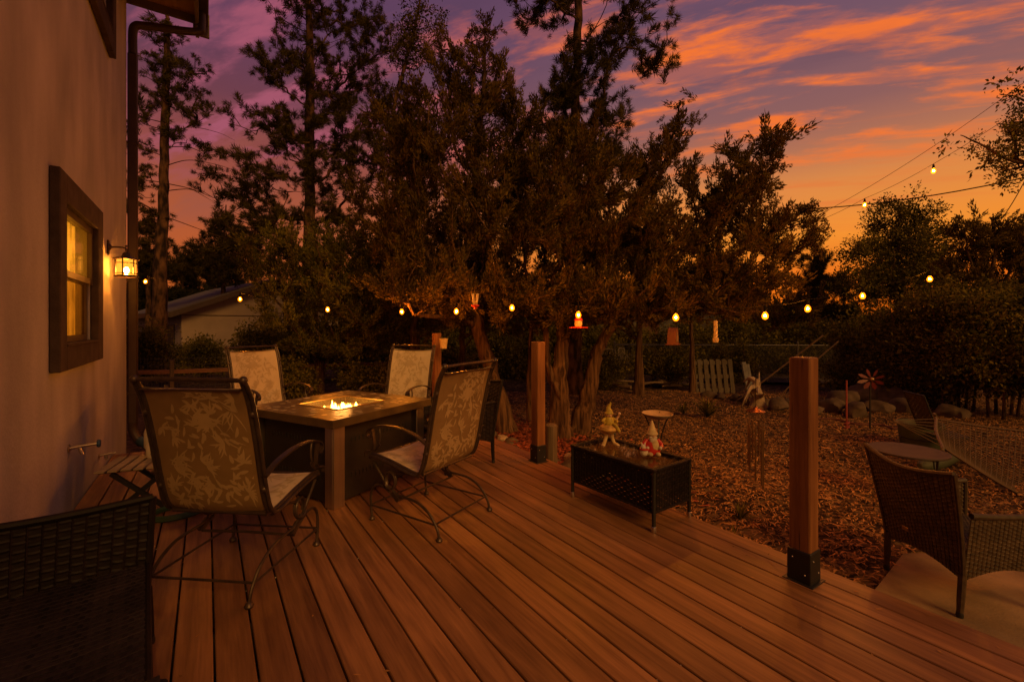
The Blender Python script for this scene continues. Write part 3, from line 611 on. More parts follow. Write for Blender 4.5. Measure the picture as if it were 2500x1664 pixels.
        for nm, pts, ft in (('leg', [(x,.305,.012),(x,.318,.10),(x,.312,.19),(x,.27,.245),(x,.20,.252),(x,.12,.215),(x,.06,.175)], (x,.305)),
                            ('leg', [(x,-.305,.012),(x,-.285,.075),(x,-.22,.155),(x,-.12,.205),(x,.0,.215),(x,.07,.22),(x,.135,.262)], (x,-.305))):
            l = MB(); l.tube(cat_rom(pts, 6), .0085, 8); lg = l.build(nm, M['iron'], t)
            l = MB(); l.lathe([(0,0),(.019,.001),(.022,.010),(.016,.022),(.008,.028)], (*ft, 0), 12); l.build('foot', M['iron'], lg)
        s = MB(); ang = np.linspace(-.6, 4*PI-.6, 50)
        s.tube([(x - sx*(.012 - .024*i/49), .125 + .048*math.cos(q), .305 + .055*math.sin(q)) for i, q in enumerate(ang)], .0075, 7)
        s.tube(cat_rom([(x,.165,.268),(x,.22,.33),(x-sx*.005,.30,.405)], 5), .0085, 7); s.tube(cat_rom([(x,.09,.35),(x,0,.375),(x,-.13,.372)], 5), .008, 7)
        s.sweep([(x,.04,.190),(x,.10,.232)], .024, .02); s.build('spring', M['iron'], t)
    b = MB()
    for sx in (-1, 1): b.tube([(sx*.275, .316, .10), (sx*.275, -.27, .095)], .0065, 7)
    b.tube([(-.275,.316,.102),(.275,.316,.102)], .0065, 7); b.tube([(-.275,-.268,.097),(.275,-.268,.097)], .0065, 7)
    b.tube([(-.275,.06,.178),(0,.06,.184),(.275,.06,.178)], .0075, 7)
    b.build('stretcher', M['iron'], t)
    return t
sling0 = make_sling_chair()
places = [((.151, 2.906), math.radians(-39.8), 'sling patio chair in the left foreground, its flowered olive back to us'),
          ((1.328, 2.974), math.radians(24.1), 'sling patio chair right of the fire table, seen from behind at an angle'),
          ((.58, 5.66), math.atan2(-.907, .42) - PI/2, 'pale sling patio chair facing us behind the fire table near the rail fence'),
          ((1.80, 4.97), math.atan2(-.62, -.785) - PI/2, 'pale sling patio chair behind the fire table in front of the far deck post')]
for i, ((x, y), a, lab) in enumerate(places):
    o = sling0 if i == 0 else copy_tree(sling0)
    o.location = (x, y, 0.001); o.rotation_euler = (0, 0, a); tag(o, lab, 'chair', 'sling patio chairs round the fire table')

# ================================================================= fire table
FT = thing('fire_table', 'square gas fire table with a stone mosaic top and burning flames', 'fire table', (.985, 4.12, 0), math.radians(27))
hs, op = .55, .262; zt = .668
e = MB(); th = .062
for (cx, cy, sx, sy) in ((0, -(hs+op)/2, 2*hs, hs-op), (0, (hs+op)/2, 2*hs, hs-op), (-(hs+op)/2, 0, hs-op, 2*op), ((hs+op)/2, 0, hs-op, 2*op)):
    e.bbox((cx, cy, zt-th/2), (sx, sy, th), .002)
rr = random.Random(11); spots = []
for _ in range(900):
    x, y, r = rr.uniform(-hs+.05, hs-.05), rr.uniform(-hs+.05, hs-.05), rr.uniform(.016, .038)
    if max(abs(x), abs(y)) < op + r + .02: continue
    if any((x-a)**2+(y-b)**2 < (r+c+.006)**2 for a, b, c in spots): continue
    spots.append((x, y, r))
    if len(spots) >= 74: break
for x, y, r in spots:
    a0 = rr.uniform(0, 6); n = 11; sq = rr.uniform(.55, 1); an = rr.uniform(0, PI)
    pts = []
    for q in range(n):
        w = 2*PI*q/n; k = r*rr.uniform(.82, 1.05); px, py = k*math.cos(w), k*math.sin(w)*sq
        pts.append((x + px*math.cos(an)-py*math.sin(an), y + px*math.sin(an)+py*math.cos(an)))
    e.prism(pts, zt-.01, zt+.0018, 1)
e.build('tabletop', [M['slate'], M['stone_in']], FT, smooth=False)
e = MB(); e.tube([(s*(hs+.001), q*(hs+.001), 0) for s, q in ((-1,-1),(1,-1),(1,1),(-1,1))], .001, 4, closed=True)
bz = zt-th-.003; bh = .462
def slots(e, side, rows, n, x0, x1):
    for z in rows:
        for i in range(n):
            q = x0 + (x1-x0)*i/(n-1)
            c = {'s': (q, -bh-.002, z), 'w': (-bh-.002, q, z), 'e': (bh+.002, q, z), 'n': (q, bh+.002, z)}[side]
            e.bbox(c, (.011, .006, .036) if side in 'sn' else (.006, .011, .036), .002, m=1)
for side in 'swen':
    e = MB(); c, sz_ = {'s': ((0,-bh+.01,bz/2+.01),(2*bh-.17,.02,bz-.03)), 'n': ((0,bh-.01,bz/2+.01),(2*bh-.17,.02,bz-.03)), 'w': ((-bh+.01,0,bz/2+.01),(.02,2*bh-.17,bz-.03)), 'e': ((bh-.01,0,bz/2+.01),(.02,2*bh-.17,bz-.03))}[side]
    e.box(c, sz_); slots(e, side, (.47, .20), 17, -.30, .30)
    e.build('panel', [M['panel'], M['black']], FT, smooth=False)
for sx in (-1, 1):
    for sy in (-1, 1):
        e = MB(); c = .496
        e.bbox((sx*(c-.045), sy*c, bz/2), (.098, .012, bz-.004), .002); e.bbox((sx*c, sy*(c-.049), bz/2), (.012, .084, bz-.004), .002)
        e.bbox((sx*(c-.045), sy*(c-.045), bz/2-.002), (.07, .07, bz-.008), .002)
        e.build('corner_post', M['steel'], FT)
e = MB(); r = op; d = .085
e.add([(-r,-r,zt-.004),(r,-r,zt-.004),(r,r,zt-.004),(-r,r,zt-.004),(-r,-r,zt-d),(r,-r,zt-d),(r,r,zt-d),(-r,r,zt-d)], [(0,1,5,4),(1,2,6,5),(2,3,7,6),(3,0,4,7),(4,5,6,7)])
e.build('burner_pan', M['pan'], FT, smooth=False)
e = MB()
for a, b, c_, dd in ((0,-op+.006,2*op,.012),(0,op-.006,2*op,.012),(-op+.006,0,.012,2*op-.024),(op-.006,0,.012,2*op-.024)): e.bbox((a,b,zt+.002),(c_,dd,.009),.002)
e.build('rim', M['gold'], FT, smooth=False)
e = MB(); rr = random.Random(4)
for _ in range(620):
    x, y = rr.uniform(-.205,.205), rr.uniform(-.205,.205); s = rr.uniform(.006,.012)
    e.box((x, y, zt-d+.012+rr.uniform(0,.022)*(1-(abs(x)+abs(y))/.42)), (s*1.4, s, s*1.1), R=Matrix.Rotation(rr.uniform(0,6),3,'Z')@Matrix.Rotation(rr.uniform(-1,1),3,'X'))
gb = e.build('fire_glass', M['bead'], FT, smooth=False); gb['kind'] = 'stuff'
for i in range(24):
    x, y = rr.gauss(0,.075), rr.gauss(0,.07); x = max(-.17,min(.17,x)); y = max(-.17,min(.17,y)); h = rr.uniform(.025,.065)*(1.4 if abs(x) < .05 else .8); w = rr.uniform(.006,.014)
    e = MB(); lean = rr.uniform(-.02,.02)
    e.tube(cat_rom([(x,y,zt-d+.018),(x+lean*.3,y,zt-d+.018+h*.3),(x+lean,y+lean*.5,zt-d+.018+h*.65),(x+lean*.6,y,zt-d+.018+h)],3), [w*.6,w*.9,w,w*1.0,w*.95,w*.8,w*.6,w*.4,w*.25,.0006][:10], 7)
    e.build('flame', M['flame'], FT)
fl = bpy.data.lights.new('fire_light', 'POINT'); fl.energy = 6.0; fl.color = (1,.38,.07); fl.shadow_soft_size = .07
fo = bpy.data.objects.new('fire_light', fl); C.objects.link(fo); fo.location = (.985, 4.12, .705)

# ================================================================= woven furniture
def weave(mb, S, nu, nv, amp=.004, fill=.86, m=0, rib=None, back=False):
    """strands of flat wicker carried over and under upright ribs; S(a,b) -> point, a across, b up, both 0..1"""
    cols = 2*nu+1
    if back:
        q_ = nu+1; g = [np.array(S(i/nu, j/8)) for j in range(9) for i in range(q_)]; mb.add(g, [(j*q_+i, j*q_+i+1, (j+1)*q_+i+1, (j+1)*q_+i) for j in range(8) for i in range(nu)], m)
    for j in range(nv):
        b0, b1 = (j+.5-.5*fill)/nv, (j+.5+.5*fill)/nv; vs = []
        for i in range(cols):
            a = i/(cols-1); p0 = np.array(S(a, b0)); p1 = np.array(S(a, b1))
            du = np.array(S(min(a+.01,1), (b0+b1)/2)) - np.array(S(max(a-.01,0), (b0+b1)/2)); n = np.cross(du, p1-p0); n /= (np.linalg.norm(n)+1e-9)
            o = (amp if ((i//1 + 2*j) % 4) in (0, 1) else -amp) if i % 2 else 0.0
            o = amp*math.sin(PI*(i*.5 + j) )if i % 2 else 0.0
            vs += [p0 + n*(o*.6), (p0+p1)/2 + n*(o + amp*.55), p1 + n*(o*.6), (p0+p1)/2 + n*(o - amp*.35)]
        fs = []
        for i in range(cols-1):
            q = i*4
            fs += [(q, q+4, q+5, q+1), (q+1, q+5, q+6, q+2), (q+2, q+6, q+7, q+3), (q+3, q+7, q+4, q)]
        mb.add(vs, fs, m)
    for i in range(nu+1):
        a = min(max(i/nu, .004), .996); mb.tube([S(a, 0), S(a, .25), S(a, .5), S(a, .75), S(a, 1)], rib or amp*.8, 5, m=m)
def wicker_chair(name, label, cat, wd, dp, hb=.80, ha=.60, hseat=.36, row=.02, rib=.042, mt='wicker', flare=.03, arms=(-1, 1), backcurve=.03, seatcol=None):
    t = thing(name, label, cat); h = wd/2; d2 = dp/2; mm = M[mt]
    def ring(mb, pts, r=.013): mb.tube(pts, r, 8)
    # back: slightly hollow, leaning, its top edge sagging in the middle
    def Sb(a, b):
        x = (a*2-1)*(h + flare*b); z = hseat-.16*0 + .0; zb = .20 + .04*math.sin(PI*a); zt_ = hb - backcurve*math.sin(PI*a)
        zz = zb + (zt_-zb)*b; return (x, -d2 - .10*b**1.3 - .03*math.sin(PI*a)*b, zz)
    e = MB(); weave(e, Sb, max(6, int(wd/rib)), int((hb-.20)/row), amp=min(.006, row*.34), fill=.86, back=True); ring(e, [Sb(a, 1) for a in np.linspace(0,1,13)], .015); ring(e, [Sb(0,b) for b in np.linspace(0,1,7)], .012); ring(e, [Sb(1,b) for b in np.linspace(0,1,7)], .012); e.build('backrest', mm, t)
    for s in arms:
        def Sa(a, b, s=s):
            y = -d2 + a*dp; zb = .20 + .06*math.sin(PI*a); zt_ = ha + .10*max(0, 1-a*5)*0 - .012*math.sin(PI*a)
            return (s*(h + .012*b + flare*b*.6*(1-a)), y + .02*b*a, zb + (zt_-zb)*b)
        e = MB(); weave(e, Sa, max(5, int(dp/rib)), int((ha-.2)/row), amp=min(.0055, row*.3), fill=.88, back=True); ring(e, [Sa(a, 1) for a in np.linspace(0,1,9)], .016); ring(e, [Sa(1,b) for b in np.linspace(0,1,5)], .013); e.build('armrest', mm, t)
    def Ss(a, b): return ((a*2-1)*(h-.012), -d2+.0 + b*(dp-.005), hseat - .02*math.sin(PI*a)*math.sin(PI*b))
    e = MB(); weave(e, Ss, max(6, int(wd/(rib*.7))), int(dp/(row*.8)), amp=.003, fill=.97, back=True); e.build('seat', M[seatcol or mt], t)
    def Sf(a, b): return ((a*2-1)*h, d2 + .0, .20 + .06*math.sin(PI*a) + b*(hseat-.01-.20-.06*math.sin(PI*a)))
    e = MB(); weave(e, Sf, max(6, int(wd/rib)), max(4, int((hseat-.22)/row))); ring(e, [Sf(a, 1) for a in np.linspace(0,1,9)], .013); e.build('apron', mm, t)
    for sx in (-1, 1):
        for sy in (-1, 1):
            l = MB(); l.tube([(sx*(h-.003), sy*d2, .24), (sx*(h-.006), sy*(d2+.006), .10), (sx*(h-.006), sy*(d2+.012), .012)], [.019,.018,.014], 9); lg = l.build('leg', mm, t)
            l = MB(); l.lathe([(0,0),(.016,0),(.0175,.012),(.0145,.03)], (sx*(h-.006), sy*(d2+.012), 0), 10); l.build('foot', M['black'], lg)
    return t
love = wicker_chair('wicker_loveseat', 'black wicker loveseat in the bottom left corner against the house wall', 'loveseat', 1.27, .60, hb=.80, ha=.615, hseat=.345, row=.0185, rib=.040, seatcol='wicker_seat')
love.location = (-.455, 1.80, 0); love.rotation_euler = (0, 0, -PI/2 + math.radians(5))
w1 = wicker_chair('wicker_armchair', 'black wicker armchair left of the fire table, mostly hidden behind the foreground chair', 'armchair', .56, .54, hb=.80, ha=.60)
w1.location = (.13, 4.90, 0); w1.rotation_euler = (0, 0, math.radians(-76)); w1['group'] = 'wicker armchairs'
w2 = wicker_chair('wicker_armchair', 'black wicker armchair behind the sling chair at the right of the fire table', 'armchair', .60, .52, hb=.80, ha=.60)
w2.location = (2.02, 4.02, 0); w2.rotation_euler = (0, 0, math.radians(97)); w2['group'] = 'wicker armchairs'
w4 = wicker_chair('wicker_armchair', 'brown wicker armchair at the right edge standing on the concrete slab', 'armchair', .50, .50, hb=.80, ha=.575, row=.0125, rib=.023, mt='wicker_b', flare=.055, backcurve=.05)
w4['group'] = 'wicker armchairs'
q = G(2181, 1395.5, -.245); q2 = G(2331, 1494, -.245); dv = q - q2; print('w4 legs', q, q2)
ang = math.atan2(dv[1], dv[0])                      # rear legs: from near-right leg to far-left leg; the chair looks away to the right
mid = (q + q2)/2; wid = math.hypot(dv[0], dv[1])
fdir = np.array((math.sin(ang), -math.cos(ang)))
w4.location = (mid[0] + fdir[0]*.25, mid[1] + fdir[1]*.25, -.245); w4.rotation_euler = (0, 0, ang + PI); w4.scale = (1, 1, 1)
e = MB(); e.bbox((-.03, -.322, .36), (.045, .008, .022), .002); e.build('badge', M['brass'], w4)

# coffee table
CT = thing('coffee_table', 'low black wicker coffee table with a glass top at the deck edge', 'coffee table', (2.605, 2.305, 0), math.radians(2.0))
tl, tw, th_ = .76, .40, .41
def panel(S, nu, nv): e = MB(); weave(e, S, nu, nv, amp=.0035, fill=.95, rib=.0045); e.build('side_panel', M['wicker'], CT)
for sx in (-1, 1): panel(lambda a, b, sx=sx: (sx*tw/2, (a-.5)*tl, .125+b*.265), 27, 15)
for sy in (-1, 1): panel(lambda a, b, sy=sy: ((a-.5)*tw, sy*tl/2, .125+b*.265), 14, 15)
e = MB()
for sx in (-1, 1): e.bbox((sx*(tw/2-.004), 0, th_-.011), (.036, tl+.03, .022), .005)
for sy in (-1, 1): e.bbox((0, sy*(tl/2-.004), th_-.0115), (tw-.046, .036, .021), .005)
for sx in (-1, 1): e.tube([(sx*tw/2, -tl/2, .125), (sx*tw/2, tl/2, .125)], .009, 8)
for sy in (-1, 1): e.tube([(-tw/2, sy*tl/2, .125), (tw/2, sy*tl/2, .125)], .009, 8)
e.build('frame', M['wicker'], CT)
e = MB(); e.box((0, 0, th_-.008), (tw-.05, tl-.05, .006)); e.build('glass_top', M['tabletop'], CT, smooth=False)
e = MB(); weave(e, lambda a, b: ((a-.5)*(tw-.03), (b-.5)*(tl-.03), th_-.030), 14, 40, amp=.003, fill=.95, back=True); M['tray'] = mat('tray_weave', (.20,.135,.07), .6, var=.3, scale=30, island=.3); e.build('tray', M['tray'], CT)
for sx in (-1, 1):
    for sy in (-1, 1):
        l = MB(); l.tube([(sx*tw/2, sy*tl/2, .39), (sx*tw/2, sy*tl/2, .02)], .0135, 10); lg = l.build('leg', M['black'], CT)
        l = MB(); l.lathe([(0,0),(.017,0),(.018,.005),(.0165,.035),(.0142,.037)], (sx*tw/2, sy*tl/2, 0), 12); l.build('foot', M['steel'], lg)
e = MB(); e.lathe([(0,0),(.018,0),(.02,.003),(.0,.005)], (-tw/2-.006, -.0, .245), 14, R=Matrix.Rotation(-PI/2,3,'Y'), squash=(.55,1)); e.build('badge', M['brass'], CT)

# gnomes on the coffee table
def gz(u, v): return G(u, v, th_)
q = gz(1487, 1086); g1 = thing('gnome_statue', 'garden gnome in a curly green hat sitting on an ochre mushroom', 'gnome', (q[0], q[1], th_), math.radians(-30), 'garden gnomes on the coffee table')
e = MB()
for sx in (-1, 1):
    e.tube(cat_rom([(sx*.052,-.028,.010),(sx*.040,-.004,.018),(sx*.026,0,.055),(sx*.018,0,.10)],4), [.014,.0145,.014,.013,.013,.013,.0135,.014,.014,.015,.016,.017,.018], 9); e.ball((sx*.056,-.034,.010), .017, sq=(1,1.5,.6))
e.build('pedestal', M['cream'], g1)
e = MB(); e.lathe([(0,.088),(.03,.09),(.062,.105),(.078,.128),(.072,.148),(.045,.162),(0,.166)], n=24); e.build('mushroom', M['ochre'], g1)
e = MB(); e.lathe([(0,.158),(.036,.160),(.042,.18),(.034,.205),(.024,.222),(0,.228)], n=18)
for sx in (-1, 1): e.tube(cat_rom([(sx*.028,0,.21),(sx*.055,-.02,.195),(sx*.045,-.045,.185)],4), .011, 8)
e.tube(cat_rom([(.018,-.02,.17),(.035,-.06,.165),(.06,-.07,.12)],4), .013, 8); e.build('body', M['lime'], g1)
e = MB(); e.ball((0,-.004,.238), .024); e.ball((0,-.028,.236), .007, 8); e.tube(cat_rom([(.05,-.02,.20),(.068,-.02,.225),(.072,-.025,.24)],3), .007, 6); e.ball((.074,-.026,.25), .012, 8); e.build('head', M['skin'], g1)
e = MB(); e.tube(cat_rom([(0,0,.248),(0,0,.262),(-.004,.004,.285),(.004,.004,.31),(.012,0,.325),(.008,-.006,.335)],4), [.034,.036,.034,.031,.028,.026,.024,.022,.019,.017,.015,.013,.012,.011,.010,.009,.008,.007,.006,.005,.004], 12); e.build('hat', M['lime'], g1)
e = MB(); e.ball((.052,.028,.105), .02, sq=(.7,.7,1.6)); e.build('lantern', M['teal'], g1)

q = gz(1592, 1108); g2 = thing('gnome_statue', 'white bearded garden gnome in a red coat and tall cream hat', 'gnome', (q[0], q[1], th_), math.radians(-35), 'garden gnomes on the coffee table')
e = MB(); e.lathe([(0,0),(.045,0),(.056,.012),(.06,.045),(.052,.08),(.038,.105),(.022,.12),(0,.124)], n=22, squash=(1,.85)); e.build('body', M['red'], g2)
e = MB(); e.lathe([(0,.0),(.02,.004),(.032,.03),(.028,.06),(.016,.085),(0,.09)], (.012,-.030,.025), n=16, squash=(1,.7)); e.build('belly', M['cream'], g2)
e = MB(); e.ball((0,-.006,.135), .031); e.ball((0,-.037,.134), .008, 8); e.build('head', M['skin'], g2)
e = MB(); e.lathe([(0,.062),(.012,.07),(.027,.10),(.03,.12),(.02,.132),(0,.13)], (0,-.024,.0), n=14, squash=(1,.6)); e.ball((-.012,-.03,.128),.012,8,sq=(1.6,.7,.7)); e.ball((.012,-.03,.128),.012,8,sq=(1.6,.7,.7)); e.build('beard', M['white'], g2)
e = MB(); e.lathe([(.036,.146),(.04,.15),(.034,.165),(.024,.19),(.013,.22),(.003,.246),(0,.248)], n=16); e.tube([(.037*math.cos(t), .037*math.sin(t), .15) for t in np.linspace(0,2*PI,17)[:-1]], .006, 6, closed=True); e.build('hat', M['cream'], g2)
for sx in (-1, 1):
    e = MB(); e.tube(cat_rom([(sx*.038,0,.105),(sx*.062,-.012,.075),(sx*.050,-.045,.06)],4), [.015]*9, 8); e.ball((sx*.046,-.05,.058), .013, 8, m=1); e.build('arm', [M['red'], M['white']], g2)
for sx in (-1, 1):
    e = MB(); e.ball((sx*.028,-.05,.014), .02, sq=(1,1.5,.7)); e.build('boot', M['cream'], g2)
g3 = thing('critter_statue', 'small white and red critter figurine at the gnome\'s side on the coffee table', 'figurine', (q[0]-.085, q[1]+.002, th_), math.radians(-35))
e = MB(); e.ball((0,0,.028), .03, sq=(1,.8,1)); e.ball((-.008,-.006,.066), .02); e.tube([(-.015,-.004,.08),(-.020,-.004,.10)], [.006,.002], 7); e.tube([(.003,-.004,.08),(.006,-.004,.10)], [.006,.002], 7); e.build('body', M['white'], g3)
e = MB(); e.tube([(.027*math.cos(t), .023*math.sin(t), .05) for t in np.linspace(0,2*PI,17)[:-1]], .008, 6, closed=True); e.build('scarf', M['red'], g3)

# deck posts
for i, (u, v, labs) in enumerate(((1065, 815, 'far cedar deck post behind the pale sling chairs'), (1313, 833, 'middle cedar deck post left of the wicker coffee table'), (1963, 873, 'tall near cedar deck post at right with a dark steel base'))):
    x, y = [(2.69, 5.87), (2.722, 3.555), (2.637, 1.118)][i]
    t = thing('deck_post', labs, 'post', (x, y, 0), 0, 'cedar deck posts')
    hh = [1.225, 1.18, 1.18][i]
    e = MB(); e.bbox((0,0,.012+hh/2), (.102,.102,hh-.02), .006); e.build('shaft', M['post'], t)
    e = MB(); e.bbox((0,0,.085), (.116,.116,.165), .004); e.bbox((0,0,.003), (.15,.15,.006), .002); b = e.build('base', M['black'], t)
    e = MB()
    for a in range(4):
        for zz in (.05, .125):
            R = Matrix.Rotation(a*PI/2, 3, 'Z'); e.ball(R @ Vector((.03 if zz < .1 else -.03, -.0585, zz)), .0045, 7)
    e.build('bolt', M['steel'], b)

# side table with jugs, hose, blue spout
ST = G(362, 1124, .33); JG = G(382, 1112, .335); BT = G(366, 1092, .335)
st = thing('side_table', 'small folding table of pale slats by the house wall', 'side table', (ST[0], ST[1], 0), math.radians(-12))
e = MB()
for k in range(7): e.bbox((-.22+.075*k*.98, 0, .325), (.058, .40, .014), .003)
e.build('tabletop', M['slatwood'], st); e = MB(); e.bbox((0,-.13,.310),(.50,.03,.018),.003); e.bbox((0,.13,.310),(.50,.03,.018),.003); e.build('frame', M['black'], st)
for sy in (-1, 1):
    e = MB(); e.sweep([(-.17, sy*.15, .30), (.17, sy*.15, .0)], .02, .03, (0,1,0)); e.build('leg', M['black'], st)
    e = MB(); e.sweep([(.17, sy*.125, .30), (-.17, sy*.125, .0)], .02, .03, (0,1,0)); e.build('leg', M['black'], st)
jg = thing('jug', 'white plastic jug with a dark handle lying on the slatted side table', 'jug', (JG[0], JG[1], .333), math.radians(30))
e = MB(); e.lathe([(0,0),(.05,0),(.056,.02),(.055,.09),(.035,.125),(.02,.14),(.02,.155),(0,.156)], (0,0,0), 18, squash=(1.25,.8)); e.build('body', M['white'], jg)
e = MB(); e.sweep(cat_rom([(-.045,-.035,.03),(-.05,-.055,.05),(-.045,-.05,.085),(-.03,-.03,.11)],4), .022, .012, (1,0,0)); e.build('handle', M['black'], jg)
bt = thing('bottle', 'upright white bottle behind the jug on the slatted side table', 'bottle', (BT[0], BT[1], .333))
e = MB(); e.lathe([(0,0),(.036,0),(.04,.01),(.04,.13),(.03,.16),(.016,.175),(.016,.205),(0,.207)], n=16); e.build('body', M['white'], bt)
e = MB(); e.lathe([(.0,.205),(.019,.205),(.019,.232),(0,.234)], n=12); e.build('cap', M['cream'], bt)
hz = thing('garden_hose', 'coil of green garden hose on the deck under the side table', 'hose', (-.17, 3.98, 0))
e = MB(); e.tube([((.17-.004*k/40)*math.cos(2*PI*k/40), (.13-.003*k/40)*math.sin(2*PI*k/40), .016 + .026*(k/40 % 3)/3*1.0) for k in range(118)], .0125, 8); e.build('coil', M['hose'], hz)
e = MB(); e.tube([(.168*math.cos(t), .128*math.sin(t), .034) for t in np.linspace(1.3,1.75,6)], .0145, 8); e.build('band', M['red'], hz)
sp = MB(); p0 = np.array((XW+.16, 7.2, -.05)); 
sp.tube(cat_rom([(XW+.13, 7.22, -.08), (XW+.20, 7.16, -.13), (XW+.33, 6.98, -.19), (XW+.42, 6.83, -.24)], 5), .055, 12)
tag(sp.build('downspout_extension', M['blue'], origin=(XW+.2, 7.1, -.2)), 'blue plastic drain extension under the brown downspout', 'drain pipe')
# ================================================================= trees
rg = np.random.default_rng(5)
BULBS = [(355,685,7.6),(586,728,7.0),(800,753,6.4),(981,758,5.9),(1114,757,5.4),(1250,748,5.0),(1412,765,4.6),(1650,771,4.3),(1868,767,4.3),(1972,750,4.6),(2106,719,5.0),(2270,678,5.4)]
BP = np.array([W(*b) for b in BULBS]); BP2 = np.array([W(2279,415,6.3), W(2111,498,6.9)])
CLEAR = np.concatenate([BP, BP2])
def unit(a): return a/(np.linalg.norm(a, axis=-1, keepdims=True)+1e-9)
def kite_template(kind, rng):
    """blades of one tuft, axis +z: returns (K,4,3)"""
    out = []
    if kind == 'juniper':
        for _ in range(74):
            t = rng.uniform(0, 1); a = rng.uniform(0, 2*PI); o = np.array((math.cos(a), math.sin(a), 0)); base = o*rng.uniform(0,.035) + np.array((0,0,t*.24-.05))
            d = unit(o*rng.uniform(.25,.9)*(1.1-.7*t) + np.array((0,0,1.0))); L = rng.uniform(.030,.062); w = rng.uniform(.0055,.0095); out.append((base, d, L, w))
    elif kind == 'pine':
        for _ in range(70):
            a = rng.uniform(0, 2*PI); el = rng.uniform(-.35, 1.25); o = np.array((math.cos(a)*math.cos(el), math.sin(a)*math.cos(el), math.sin(el)))
            base = np.array((0,0,rng.uniform(-.10,.05))); d = unit(o + np.array((0,0,.5))); out.append((base, d, rng.uniform(.09,.15), rng.uniform(.004,.0065)))
    else:
        for _ in range(44):
            o = unit(rng.normal(size=3)); base = o*rng.uniform(.02,.16); d = unit(o + rng.normal(size=3)*.7 + np.array((0,0,.25))); L = rng.uniform(.032,.07); out.append((base, d, L, L*rng.uniform(.22,.32)))
    T = np.zeros((len(out),4,3))
    for i, (b, d, L, w) in enumerate(out):
        s = unit(np.cross(d, rng.normal(size=3))); n = np.cross(d, s)
        T[i] = [b, b + d*L*.45 + s*w + n*w*.3, b + d*L, b + d*L*.45 - s*w + n*w*.3]
    return T
TPL = {k: [kite_template(k, rg) for _ in range(5)] for k in ('juniper','pine','leaf')}
def frames(ax, rng):
    z = unit(ax); r = rng.normal(size=z.shape); x = unit(np.cross(r, z)); y = np.cross(z, x); return np.stack([x, y, z], -1)   # columns
def tubes(P0, P1, R0, R1, n=5):
    d = unit(P1-P0); h = np.where(np.abs(d[:,2:3]) < .9, np.array([[0,0,1.]]), np.array([[1.,0,0]])); a = unit(np.cross(h, d)); b = np.cross(d, a)
    w = np.arange(n)*2*PI/n; c, s = np.cos(w), np.sin(w); ring = a[:,None]*c[None,:,None] + b[:,None]*s[None,:,None]
    V = np.concatenate([P0[:,None]+ring*R0[:,None,None], P1[:,None]+ring*R1[:,None,None]], 1).reshape(-1,3)
    k = np.arange(len(P0))[:,None]*2*n; j = np.arange(n)[None]; Fq = np.stack([k+j, k+(j+1)%n, k+n+(j+1)%n, k+n+j], -1).reshape(-1,4); return V, Fq
def lumpy(pts, rad, n, rng, amp):
    pts = np.array(pts); k = len(pts); t = unit(np.gradient(pts, axis=0)); ref = np.array((1.0,0,0)); V = []
    ph = rng.uniform(0, 6, 4); s = np.concatenate([[0], np.cumsum(np.linalg.norm(np.diff(pts, axis=0), axis=1))])
    for i in range(k):
        a = unit(ref - t[i]*(ref@t[i])); b = np.cross(t[i], a); ref = a; w = np.arange(n)*2*PI/n
        r = rad[i]*(1 + amp*(.16*np.sin(2*w+ph[0]+s[i]*1.1) + .12*np.sin(3*w+ph[1]-s[i]*1.7) + .07*np.sin(7*w+ph[2]+s[i]*.9) + .05*np.sin(s[i]*7+ph[3]+w)))
        V.append(pts[i] + (a[None]*np.cos(w)[:,None] + b[None]*np.sin(w)[:,None])*r[:,None])
    V = np.concatenate(V); i = np.arange(k-1)[:,None]*n; j = np.arange(n)[None]
    return V, np.stack([i+j, i+(j+1)%n, i+n+(j+1)%n, i+n+j], -1).reshape(-1,4)
